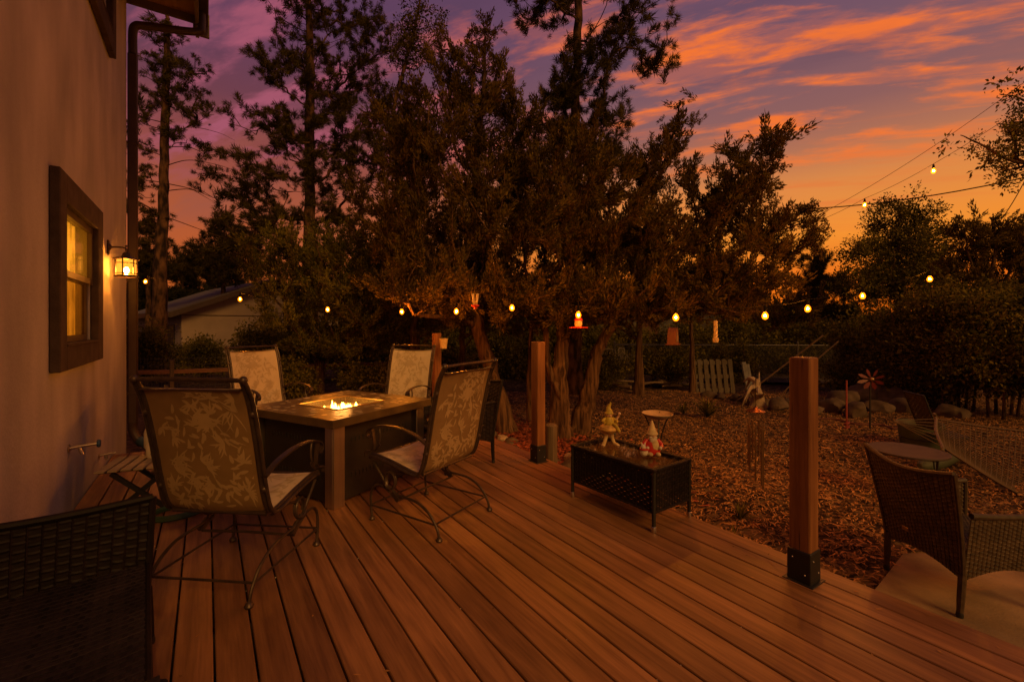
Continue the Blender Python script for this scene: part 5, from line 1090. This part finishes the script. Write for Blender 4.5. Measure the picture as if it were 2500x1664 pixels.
line('thick dark overhead cable crossing the right hand sky', sag(W(1900,512,9), W(2720,380,6.5), .18, 14), .010)
line('thin high overhead cable rising to the upper right corner', sag(W(1960,545,11), W(2640,95,8), .2, 14), .0045)
line('loose dark cord hanging from the corner branch at right', sag(W(2510,425,6.8), W(2425,560,7.2), .06, 8), .006)

# ================================================================= hanging feeders, chimes
def hang(p, top, e): e.tube([p, (p[0], p[1], top)], .0022, 5)
p = W(1160, 735, 5.35); t = thing('bird_feeder', 'hummingbird feeder with two clear nectar tubes and a red base', 'bird feeder', tuple(p), 0, 'hanging bird feeders')
e = MB(); hang((0,0,.05), 1.0, e); e.build('hanger', M['cord'], t)
for s in (-1, 1): e = MB(); e.tube([(s*.016,0,-.04),(s*.034,0,.09)], [.013,.016], 10); e.build('tube', M['cream'], t)
e = MB(); e.lathe([(0,-.072),(.03,-.07),(.05,-.055),(.05,-.045),(.02,-.035),(0,-.034)], n=16); e.ball((0,0,-.082), .016); e.build('base', M['red'], t)
p = W(1412, 792, 5.0); t = thing('bird_feeder', 'round red hummingbird feeder with perches hanging under a lit bulb', 'bird feeder', tuple(p), 0, 'hanging bird feeders')
e = MB(); hang((0,0,.08), .55, e); e.build('hanger', M['cord'], t)
e = MB(); e.lathe([(0,.085),(.02,.083),(.045,.06),(.05,.045),(0,.044)], n=18); e.build('cap', M['red'], t)
e = MB(); e.lathe([(0,.043),(.04,.043),(.044,.01),(.036,-.02),(0,-.02)], n=18); e.build('tank', M['cream'], t)
e = MB(); e.lathe([(0,-.045),(.05,-.044),(.078,-.036),(.08,-.026),(.04,-.021),(0,-.0205)], n=22)
for k in range(6): a = k*PI/3; e.tube([(.07*math.cos(a),.07*math.sin(a),-.035),(.10*math.cos(a),.10*math.sin(a),-.034)], .004, 6); e.ball((.10*math.cos(a),.10*math.sin(a),-.034), .009, 7)
e.build('tray', M['red'], t)
p = W(1643, 820, 5.0); t = thing('bird_feeder', 'arched brown and red wooden bird feeder hanging in the shade', 'bird feeder', tuple(p), 0, 'hanging bird feeders')
arch = [(-.075,-.085),(.075,-.085),(.068,-.02),(.055,.04),(.03,.08),(0,.095),(-.03,.08),(-.055,.04),(-.068,-.02)]
e = MB(); hang((0,0,.09), .7, e); e.build('hanger', M['cord'], t)
e = MB(); R = Matrix.Rotation(.4, 3, 'Z')
vs = [R @ Vector((x, -.045, z)) for x, z in arch] + [R @ Vector((x, .045, z)) for x, z in arch]; k = len(arch); e.add(vs, [tuple(range(k)), tuple(range(2*k-1,k-1,-1))] + [(i,i+k,(i+1)%k+k,(i+1)%k) for i in range(k)]); e.build('body', M['brick_red'], t, smooth=False)
e = MB(); e.add([R @ Vector((x*.58, -.047, z*.6-.01)) for x, z in arch], [tuple(range(k))]); e.build('opening', M['oldwood'], t, smooth=False)
e = MB(); e.bbox((0,0,-.092), (.19,.12,.014), .003, rz=.4); e.build('tray', M['brick_red'], t)
p = W(1747, 812, 4.6); t = thing('bird_feeder', 'slim white tube feeder hanging left of the near post', 'bird feeder', tuple(p), 0, 'hanging bird feeders')
e = MB(); hang((0,0,.12), .5, e); e.build('hanger', M['cord'], t)
e = MB(); e.lathe([(0,-.05),(.02,-.05),(.02,.11),(.012,.125),(0,.127)], n=14); M['dull'] = mat('dull_white', (.22,.17,.115), .6); e.build('tube', M['dull'], t)
e = MB(); e.lathe([(0,-.10),(.026,-.098),(.03,-.075),(.027,-.051),(0,-.05)], n=14); e.build('base', M['dull'], t)
p = W(1083, 836, 6.1); t = thing('hanging_lantern', 'small pale bucket lantern hanging beside the far deck post', 'lantern', tuple(p))
e = MB(); hang((0,0,.10), .75, e); e.tube([(.05*math.cos(a), 0, .05+.05*math.sin(a)) for a in np.linspace(0,PI,9)], .003, 5); e.build('handle', M['cord'], t)
e = MB(); e.lathe([(0,-.08),(.042,-.08),(.05,-.02),(.058,.045),(.064,.046),(.064,.056),(0,.06)], n=10); e.build('body', M['cream'], t)
p = W(1845, 1000, 4.2); t = thing('wind_chime', 'brass wind chime with a copper dish top hanging over the mulch', 'wind chime', tuple(p))
e = MB(); hang((0,0,.03), 1.02, e); e.build('hanger', M['cord'], t)
e = MB(); e.lathe([(0,.03),(.012,.028),(.03,.012),(.075,-.004),(.083,-.012),(.075,-.018),(0,-.016)], n=22); e.build('dish', M['copper'], t)
for k in range(7):
    a = k*2*PI/7; r = .062; z0 = -.10 - .012*k; L_ = .36 + .045*k
    e = MB(); x, y = r*math.cos(a), r*math.sin(a); e.tube([(x,y,-.015),(x,y,z0)], .0013, 4); e.tube([(x,y,z0),(x,y,z0-L_*.9)], .0085, 8); e.build('tube', M['brass'], t)
e = MB(); e.tube([(0,0,-.015),(0,0,-.50)], .0013, 4); e.lathe([(0,-.28),(.028,-.28),(.03,-.272),(0,-.268)], n=12); e.build('clapper', M['brass'], t)

# ================================================================= yard pieces
p = U(1605, 4.9); t = thing('bird_bath', 'shallow dish bird bath on thin black legs behind the white gnome', 'bird bath', tuple(p))
e = MB(); e.lathe([(0,.62),(.08,.625),(.14,.65),(.162,.672),(.166,.668),(.145,.64),(.08,.612),(0,.606)], n=26); e.build('bowl', M['rock_pale'], t)
for k in range(3):
    a = k*2*PI/3+.5; c_, s_ = math.cos(a), math.sin(a); e = MB(); e.tube(cat_rom([(.15*c_,.15*s_,.655),(.115*c_,.115*s_,.60),(.05*c_,.05*s_,.42),(.04*c_,.04*s_,.25),(.13*c_,.13*s_,.0)],5), .008, 7); e.build('leg', M['black'], t)
# log stump next to the middle post
p = U(1346, 4.75); t = thing('log_stump', 'upright grey log standing beside the middle deck post', 'log', tuple(p))
e = MB(); prof = [(0,-.05),(.072,-.05),(.068,.2),(.062,.45),(.064,.57),(.05,.585),(0,.582)]; e.lathe(prof, n=14); e.build('log', M['oldwood'], t)
# rocks
def rock(name, label, c, r, sq, seed, m, group):
    rr = np.random.default_rng(seed); e = MB(); e.lathe([(math.sin(PI*i/11)+1e-7, -math.cos(PI*i/11)) for i in range(12)], n=20); v = np.array(e.v)
    a = rr.normal(size=(6,3)); ph = rr.uniform(0,6,6)
    for i in range(6): v += unit(v)*(.09*np.sin(v@a[i]*1.6+ph[i]))[:,None]
    for q in range(11):
        nn = unit(rr.normal(size=3)); h_ = rr.uniform(.68,.95); v = v - np.maximum(0, v@nn - h_)[:,None]*nn
    v += unit(v)*(.018*np.sin(v@a[0]*9)+.014*np.sin(v@a[3]*13))[:,None]
    v = v*np.array(sq)*r; ang = rr.uniform(0,6); v = np.stack([v[:,0]*math.cos(ang)-v[:,1]*math.sin(ang), v[:,0]*math.sin(ang)+v[:,1]*math.cos(ang), v[:,2]],1)
    e.v = [tuple(p) for p in v]; o = e.build(name, m); o.location = tuple(c); return tag(o, label, 'rock', group)
bl = [(2060,950,8.9,.34,'large rounded boulder left of the red flower spinner'),(2125,925,9.3,.44,'widest dark boulder in the pile behind the flower spinner'),(2030,985,8.5,.24,'squat boulder at the left foot of the boulder pile'),(2180,955,8.9,.33,'tall grey boulder right of the red flower spinner'),(2205,985,8.3,.25,'boulder at the right foot of the pile beside the lawn chair'),(2090,1000,8.1,.22,'small boulder at the front of the pile by the pink stake'),(2150,985,8.3,.20,'small boulder tucked under the flower spinner'),(1900,985,8.6,.20,'boulder hidden partly by the near post, at the root stump'),(1985,1000,8.2,.17,'low rock just right of the near post'),(2225,1000,8.5,.16,'stone between the boulder pile and the shrubs'),(2310,1005,8.0,.17,'dark round stone in front of the shrub stems'),(2345,1015,7.9,.14,'small dark stone next to the round one by the shrubs')]
for i, (u, v, d, r, lab) in enumerate(bl): rock('boulder', lab, W(u, v, d)*np.array((1,1,0)) + UP*(GZ + r*.42), r, (1.15,.9,.75), 200+i, M['rock'], 'boulders at the back of the yard')
xs = [(1760,975,9.7),(1795,980,9.6),(1822,985,9.4),(1850,988,9.2),(1925,980,9.0),(1730,970,10),(1868,992,9.1)]
for i, (u, v, d) in enumerate(xs): rock('stone', 'stone in the low row edging the mulch near the root stump', U(u, d)+UP*.06, .11+.03*(i%3), (1.2,.9,.7), 230+i, M['rock'], 'edging stones by the root stump')
rr = random.Random(31); k = 0
for y in np.arange(.98, 6.2, .125):
    if 1.75 < y < 2.0 and False: continue
    r = rr.uniform(.045, .115) if y > 2.9 else rr.uniform(.03, .075)
    x = DX1 + .06 + r + rr.uniform(0, .10)
    rock('edge_rock', 'rock lined up along the outer edge of the deck', (x, y, GZ + r*.55), r, (1.1,.95,.8), 260+k, M['rock_pale' if rr.random() < .55 else 'rock'], 'rocks along the deck edge'); k += 1
    if y > 3.2 and rr.random() < .75:
        r2 = rr.uniform(.06,.14); rock('edge_rock', 'rock lined up along the outer edge of the deck', (x + r + r2 + rr.uniform(0,.25), y+rr.uniform(-.05,.05), GZ + r2*.5), r2, (1.15,.9,.7), 360+k, M['rock_pale' if rr.random() < .4 else 'rock'], 'rocks along the deck edge')
rock('edge_rock', 'biggest tan rock at the foot of the juniper trunks behind the coffee table', U(1440, 5.0)+UP*.12, .21, (1.25,.9,.7), 470, M['rock_pale'], 'rocks along the deck edge')
# pallet, boards
M['pallet'] = woodmat('pallet_wood', (.03,.02,.012), (.085,.055,.032), 'z', 10)
p = U(1742, 10.6); t = thing('wooden_pallet', 'weathered wooden pallet leaning upright against a trunk', 'pallet', tuple(p), -TH+.1)
R = Matrix.Rotation(-.18, 3, 'X')
for k in range(7): e = MB(); e.box(R @ Vector((-.46+.153*k, -.05, .40)), (.10,.018,.80), R=R); e.build('slat', M['pallet'], t, smooth=False)
e = MB()
for z in (.08,.40,.72): e.box(R @ Vector((0,.0,z)), (1.02,.075,.09), R=R)
e.build('stringer', M['pallet'], t, smooth=False)
e = MB(); e.box((0,0,0), (.16,.03,.78), R=R); e.box((.19,.02,-.03), (.14,.03,.72), R=R); o = e.build('plank', M['blue'], smooth=False); o.data.materials[0] = mat('grey_plank', (.14,.13,.13), .9, var=.3); o.location = tuple(U(1822, 10.5)+UP*.36); tag(o, 'two grey planks leaning at the right end of the pallet', 'planks')
# root stump and poles
p = U(1850, 8.9); t = thing('root_stump', 'bleached dead root stump with twisted arms among the stones', 'stump', tuple(p)); rr = random.Random(8)
e = MB(); e.tube(cat_rom([(0,0,-.02),(.02,0,.18),(-.03,.03,.38),(.0,.0,.55)],4), [.16,.15,.14,.12,.11,.11,.10,.10,.09,.07,.05,.04,.03], 9)
for k in range(9):
    a = rr.uniform(0,6.28); z = rr.uniform(.08,.45); L_ = rr.uniform(.25,.5); c_, s_ = math.cos(a), math.sin(a)
    e.tube(cat_rom([(0,0,z),(c_*L_*.5, s_*L_*.5, z+rr.uniform(-.05,.18)),(c_*L_, s_*L_, z+rr.uniform(-.2,.25)*1.0)],4), [.06,.055,.05,.045,.04,.03,.022,.014,.006], 6)
e.build('stump', M['rock_pale'], t)
for i, (a, b, r, lab) in enumerate((((1795,990,9.4),(2010,818,8.6),.022,'long pale pole leaning up behind the near post'),((1880,985,8.8),(2048,832,8.3),.016,'thinner pole crossing behind the near post'),((1870,1008,8.6),(1935,950,8.4),.014,'short yellow stick leaning on the root stump'))):
    e = MB(); P_ = [W(*a), (W(*a)+W(*b))/2 + UP*.03, W(*b)]; P_[0][2] = GZ+.01; e.tube(cat_rom(P_, 4), r*.75, 7); tag(e.build('garden_pole', M['oldwood'], origin=P_[0]), lab, 'pole', 'garden poles')
# flower spinner, stake, ribbon
p = U(2124, 6.85); t = thing('flower_spinner', 'red metal flower spinner on a dark pole in front of the boulders', 'garden spinner', tuple(p))
e = MB(); e.tube([(0,0,0),(0,0,.86)], .012, 8); e.build('pole', M['black'], t)
e = MB(); R = Matrix.Rotation(-TH, 3, 'Z')
for k in range(8):
    a = k*PI/4+.3; c_, s_ = math.cos(a), math.sin(a); nx_, nz_ = -s_, c_
    pr = [(.04,.0),(.10,.026),(.17,.032),(.225,.0),(.17,-.03),(.10,-.024)]
    e.add([R @ Vector((x*c_+w*nx_, -.03-.35*w+.05*x, .80+(x*s_+w*nz_)*.75)) for x, w in pr] , [(0,1,2,3,4,5)])
M['dullred'] = mat('faded_red', (.09,.008,.006), .55); e.build('petals', M['dullred'], t, smooth=False); e = MB(); e.ball(R @ Vector((0,-.035,.80)), .035); e.build('hub', M['brass'], t)
p = U(2067, 6.85); t = thing('garden_stake', 'pink plastic garden stake left of the flower spinner', 'stake', tuple(p)); e = MB(); e.tube([(0,0,0),(0,0,.78)], .012, 7); e.build('rod', M['pink'], t); e = MB(); e.tube([(.03*math.cos(a),.03*math.sin(a),.03+.01*a) for a in np.linspace(0,12,30)], .012, 6); e.build('coil', M['pink'], t)
e = MB(); P_ = [U(1990,7.6)+UP*.04, U(2040,7.5)+UP*.05, U(2090,7.2)+UP*.04, U(2150,7.1)+UP*.05, U(2185,6.9)+UP*.04, U(2220,7.3)+UP*.05]; e.tube(cat_rom(P_, 6), .016, 7); tag(e.build('red_hose', M['brick_red'], origin=P_[0]), 'red hose lying across the mulch under the flower spinner', 'hose')
# planter, bistro table, tube, lawn chair, hammock
p = U(2246, 5.95); t = thing('planter_pot', 'green half barrel planter behind the round bistro table', 'planter', tuple(p))
e = MB(); e.lathe([(0,0),(.185,0),(.20,.02),(.232,.30),(.245,.305),(.245,.335),(.225,.335),(.215,.26),(0,.25)], n=28); e.build('pot', M['greenpot'], t)
e = MB(); e.tube([(.214*math.cos(a), .214*math.sin(a), .14) for a in np.linspace(0,2*PI,33)[:-1]], .008, 6, closed=True); e.build('hoop', M['black'], t)
p = U(2216, 4.25); t = thing('bistro_table', 'small round dark folding bistro table in front of the hammock', 'table', tuple(p), .3); zt2 = .445
e = MB(); e.lathe([(0,zt2-.012),(.29,zt2-.014),(.302,zt2-.006),(.300,zt2+.006),(.288,zt2+.004),(0,zt2+.002)], n=36); e.build('tabletop', M['tarnish'], t)
for s in (-1, 1):
    for q in (-1, 1): e = MB(); e.tube([(q*.20, s*.19, zt2-.015), (-q*.22, s*.20, 0)], .009, 7); e.build('leg', M['black'], t)
for x_, z_ in ((-.2,zt2-.02),(.2,zt2-.02),(0,.215)): e = MB(); e.tube([(x_,-.195,z_),(x_,.195,z_)], .0075, 7); e.build('brace', M['black'], t)
e = MB(); P_ = [U(2245, 5.0)+UP*.06, U(2285, 5.05)+UP*.07, U(2320, 5.2)+UP*.09, U(2345, 5.4)+UP*.10]; e.tube(cat_rom(P_, 5), [.03]+[.065]*14+[.05], 12); tag(e.build('bolster', M['greenpot'], origin=P_[0]), 'green rolled cushion lying on the mulch behind the bistro table', 'cushion')
lc = thing('lawn_chair', 'dark folding lawn chair standing at the end of the hammock', 'chair', tuple(U(2305, 5.6)), -TH - PI/2 - .2); lc.scale = (.78,)*3
e = MB()
for s in (-1, 1):
    e.tube(cat_rom([(s*.24,.22,.36),(s*.24,-.12,.33),(s*.24,-.22,.42),(s*.24,-.42,.98)],5), .011, 7); e.tube([(s*.24,.24,0),(s*.24,-.20,.40)], .011, 7); e.tube([(s*.24,-.30,0),(s*.24,.18,.36)], .011, 7)
e.tube([(-.24,-.42,.98),(.24,-.42,.98)], .011, 7); e.build('frame', M['black'], lc)
def strapweave(S): e = MB(); weave(e, S, 10, 16, amp=.004, fill=.93); return e
strapweave(lambda a, b: ((a-.5)*.46, -.215-.20*b, .42+.55*b)).build('backrest', M['tarnish'], lc); strapweave(lambda a, b: ((a-.5)*.46, -.14+.35*b, .335+.025*b)).build('seat', M['tarnish'], lc)
# hammock
hm = thing('hammock', 'brown rope hammock stretched low out of the right side of the picture', 'hammock', tuple(U(2300, 5.0))); o0 = np.array(hm.location)
HA, HB_ = W(2285, 1022, 5.25), W(2300, 1090, 4.55); HC, HD = W(2950, 1000, 5.0), W(2950, 1330, 3.6)
def Sh(a, b):
    p = (HA*(1-b)+HB_*b)*(1-a) + (HC*(1-b)+HD*b)*a; return p + UP*(-.34*math.sin(PI*a)*(.35+.65*math.sin(PI*(.12+.76*b)))-.05*math.sin(PI*b))
e = MB(); nu, nv = 46, 26
for j in range(nv+1): e.tube([Sh(i/20, j/nv) for i in range(21)], .0055 if 0 < j < nv else .012, 4)
for i in range(nu+1): e.tube([Sh(i/nu, j/8) for j in range(9)], .0045, 4)
e.build('net', M['rope'], hm, origin=o0)
e = MB(); e.tube(cat_rom([HA+UP*.06-FW*-.02, HA, (HA+HB_)/2+RT*-.03, HB_, HB_-UP*.04],5), .016, 8); e.build('spreader_bar', M['oldwood'], hm, origin=o0)
an = W(2150, 960, 7.5); e = MB()
for b in np.linspace(0,1,7): e.tube([HA*(1-b)+HB_*b, (HA+HB_)/2 - RT*.5 + UP*.12], .004, 4)
e.build('clew_cords', M['rope'], hm, origin=o0)
# garden chairs and clutter at the back
def metal_chair(u, d, rz, lab):
    t = thing('garden_chair', lab, 'chair', tuple(U(u, d)), rz, 'white metal garden chairs')
    e = MB()
    for s in (-1, 1): e.tube(cat_rom([(s*.22,.22,0),(s*.22,.22,.40),(s*.22,-.18,.42),(s*.20,-.26,.85)],4), .014, 6); e.tube([(s*.22,-.22,0),(s*.22,-.17,.41)], .014, 6); e.tube(cat_rom([(s*.25,-.2,.62),(s*.25,.1,.62),(s*.24,.2,.42)],4), .012, 6)
    e.tube([(-.20,-.26,.85),(0,-.27,.88),(.20,-.26,.85)], .014, 6); e.build('frame', M['dull'], t)
    e = MB()
    for k in range(6): e.tube([(-.17+.068*k,-.19,.45),(-.17+.068*k,-.26,.85)], .007, 5)
    e.build('backrest', M['dull'], t); e = MB(); e.bbox((0,.02,.42), (.42,.40,.02), .005); e.build('seat', M['dull'], t)
metal_chair(1492, 13.4, 2.6, 'white metal garden chair left of the leaning juniper limb, before the fence'); metal_chair(1535, 14.2, 3.4, 'white metal garden chair nearest the red shed door')
wb = thing('wheelbarrow', 'dark wheelbarrow tub standing among shrubs at the back of the yard', 'wheelbarrow', tuple(U(1580, 12.2)), .4)
e = MB(); e.add([(-.30,-.22,.30),(.30,-.22,.30),(.30,.22,.30),(-.30,.22,.30),(-.46,-.32,.62),(.50,-.32,.62),(.50,.32,.62),(-.46,.32,.62)], [(3,2,1,0),(0,1,5,4),(1,2,6,5),(2,3,7,6),(3,0,4,7)]); e.build('tub', M['black'], wb, smooth=False)
e = MB(); e.tube([(.62+.18*math.cos(a), 0, .20+.18*math.sin(a)) for a in np.linspace(0,2*PI,21)[:-1]], .035, 8, closed=True); e.tube([(.62,-.08,.2),(.62,.08,.2)], .02, 8); e.build('wheel', M['black'], wb)
for s in (-1, 1): e = MB(); e.tube([(.62,s*.1,.20),(-.3,s*.2,.32),(-.95,s*.27,.52)], .017, 6); e.tube([(-.25,s*.2,.3),(-.32,s*.22,.0)], .014, 6); e.build('handle', M['oldwood'], wb)
# low wood pile
rr = random.Random(77)
for k in range(16):
    u = rr.uniform(1480,1680); d = rr.uniform(11.0,12.2); L_ = rr.uniform(.4,.9); a = rr.uniform(0,PI); z = rr.uniform(.05,.22)
    p = U(u, d)+UP*z; e = MB(); v_ = np.array((math.cos(a), math.sin(a), rr.uniform(-.2,.2)))*L_/2; e.tube(cat_rom([-v_, UP*rr.uniform(-.03,.05), v_],3), rr.uniform(.025,.05), 7); o = e.build('branch_log', M['oldwood']); o.location = tuple(p); tag(o, 'dead branch in the brush pile before the chain link fence', 'branch', 'dead branches in the brush pile')
# small plants
def plant(u, d, n, L_, lab, m='green', seed=1):
    rr = random.Random(seed); t = thing('yucca_plant' if L_ > .2 else 'weed', lab, 'plant', tuple(U(u, d)))
    e = MB()
    for k in range(n):
        a = rr.uniform(0,6.28); el = rr.uniform(.4,1.4); l = L_*rr.uniform(.6,1.1); c_, s_ = math.cos(a), math.sin(a); w = .012*L_/.3
        p1 = Vector((c_*math.cos(el)*l*.5, s_*math.cos(el)*l*.5, math.sin(el)*l*.6)); p2 = Vector((c_*math.cos(el)*l, s_*math.cos(el)*l, math.sin(el)*l*.9)); sd_ = Vector((-s_, c_, 0))*w
        e.add([-sd_*.7, sd_*.7, p1+sd_, p1-sd_, p2], [(0,1,2,3),(3,2,4)])
    e.build('leaves', M[m], t, smooth=False)
plant(1727, 7.9, 46, .42, 'spiky yucca tuft in the middle of the mulch yard', seed=3); plant(1668, 8.2, 26, .30, 'smaller spiky tuft left of the yucca', seed=4)
plant(1806, 3.75, 40, .17, 'green weed growing from the mulch left of the near post', 'oak', 5); plant(1790, 3.45, 24, .12, 'little weed at the deck edge near the coffee table', 'oak', 6); plant(1340, 4.55, 22, .16, 'grass tuft at the foot of the grey log', 'green', 7)
e = MB()
# ================================================================= bark mulch: curled strips over the yard
rng = np.random.default_rng(12); n = 85000
d = 2.0 + 9.0*rng.random(n)**.72; s = rng.uniform(-.25, 1.45, n)*d; P = d[:,None]*FW + s[:,None]*RT
SL0 = G(2206,1349,-.245)
ok = (P[:,0] > 2.88) & ~((P[:,0] > 2.85) & (P[:,1] < np.interp(P[:,0], [2.862, SL0[0], 4.62, 6.2], [.99, SL0[1], .66, .1]))) & (P[:,1] > -1)
P = P[ok]; n = len(P); P[:,2] = GZ + .03*np.sin(P[:,0]*1.7+.4*P[:,1])*np.cos(P[:,1]*1.3-.5*P[:,0]) + .022*np.sin(3.1*P[:,0]+1.3)*np.sin(2.7*P[:,1]) + .006 + rng.random(n)*.016
a = rng.uniform(0, 2*PI, n); L_ = .018 + .075*rng.random(n)**1.8; w = rng.uniform(.0022,.006,n)*(1+.8*(rng.random(n) > .93)); cur = rng.uniform(-1.1,1.1,n); tl_ = rng.normal(0,.16,n)
dx_ = np.stack([np.cos(a), np.sin(a), tl_], 1); sx_ = np.stack([-np.sin(a), np.cos(a), rng.normal(0,.25,n)], 1); rows = []
for k, t in enumerate((-.5,-.17,.17,.5)):
    cpt = P + dx_*(L_*t)[:,None] + sx_*(cur*L_*(t*t-.08))[:,None] + UP*(.012*(.25-t*t)*4*rng.random(n))[:,None]; wd_ = w*(1 if k in (1,2) else .55)
    rows += [cpt - sx_*wd_[:,None], cpt + sx_*wd_[:,None]]
V = np.stack(rows, 1); b = np.arange(n)[:,None]*8; Fq = np.concatenate([np.concatenate([b+0,b+2,b+3,b+1],1), np.concatenate([b+2,b+4,b+5,b+3],1), np.concatenate([b+4,b+6,b+7,b+5],1)], 0)
o = bigmesh('bark_mulch', V.reshape(-1,3), Fq, M['chip']); tag(o, 'curled bark chips spread over the yard', 'mulch', kind='stuff')
n = 5200; P = np.stack([rng.normal(3.55,.38,n), rng.normal(5.0,.9,n), np.full(n, GZ+.035)],1); P = P[P[:,0] > 2.95]; n = len(P); P[:,2] += rng.random(n)*.03
a = rng.uniform(0,2*PI,n); L_ = rng.uniform(.03,.08,n); w = rng.uniform(.006,.014,n); dx_ = np.stack([np.cos(a), np.sin(a), rng.normal(0,.2,n)],1); sx_ = np.stack([-np.sin(a), np.cos(a), rng.normal(0,.3,n)],1)
V = np.stack([P-dx_*L_[:,None]/2-sx_*w[:,None], P-dx_*L_[:,None]/2+sx_*w[:,None], P+dx_*L_[:,None]/2+sx_*w[:,None], P+dx_*L_[:,None]/2-sx_*w[:,None]],1)
o = bigmesh('red_mulch', V.reshape(-1,3), np.arange(4*n).reshape(-1,4), M['chip_red']); tag(o, 'reddish bark chips round the juniper trunks', 'mulch', kind='stuff')

rng = np.random.default_rng(44); n = 170; P = np.stack([rng.uniform(-.75, 2.8, n), rng.uniform(.3, 6.1, n), np.full(n, .0035)], 1); P[:60,0] = DX1 - .02 - np.abs(rng.normal(0,.18,60)); P[60:100,0] = -.8 + np.abs(rng.normal(0,.12,40))
a = rng.uniform(0,2*PI,n); L_ = rng.uniform(.012,.04,n); w = rng.uniform(.0015,.006,n); dx_ = np.stack([np.cos(a), np.sin(a), rng.uniform(0,.12,n)],1); sx_ = np.stack([-np.sin(a), np.cos(a), np.zeros(n)],1)
V = np.stack([P-dx_*L_[:,None]/2*.2, P+sx_*w[:,None]+dx_*L_[:,None]*.3, P+dx_*L_[:,None], P-sx_*w[:,None]+dx_*L_[:,None]*.35],1)
o = bigmesh('leaf_litter', V.reshape(-1,3), np.arange(4*n).reshape(-1,4), M['chip']); tag(o, 'dry leaves and needles fallen on the deck boards', 'leaf litter', kind='stuff')
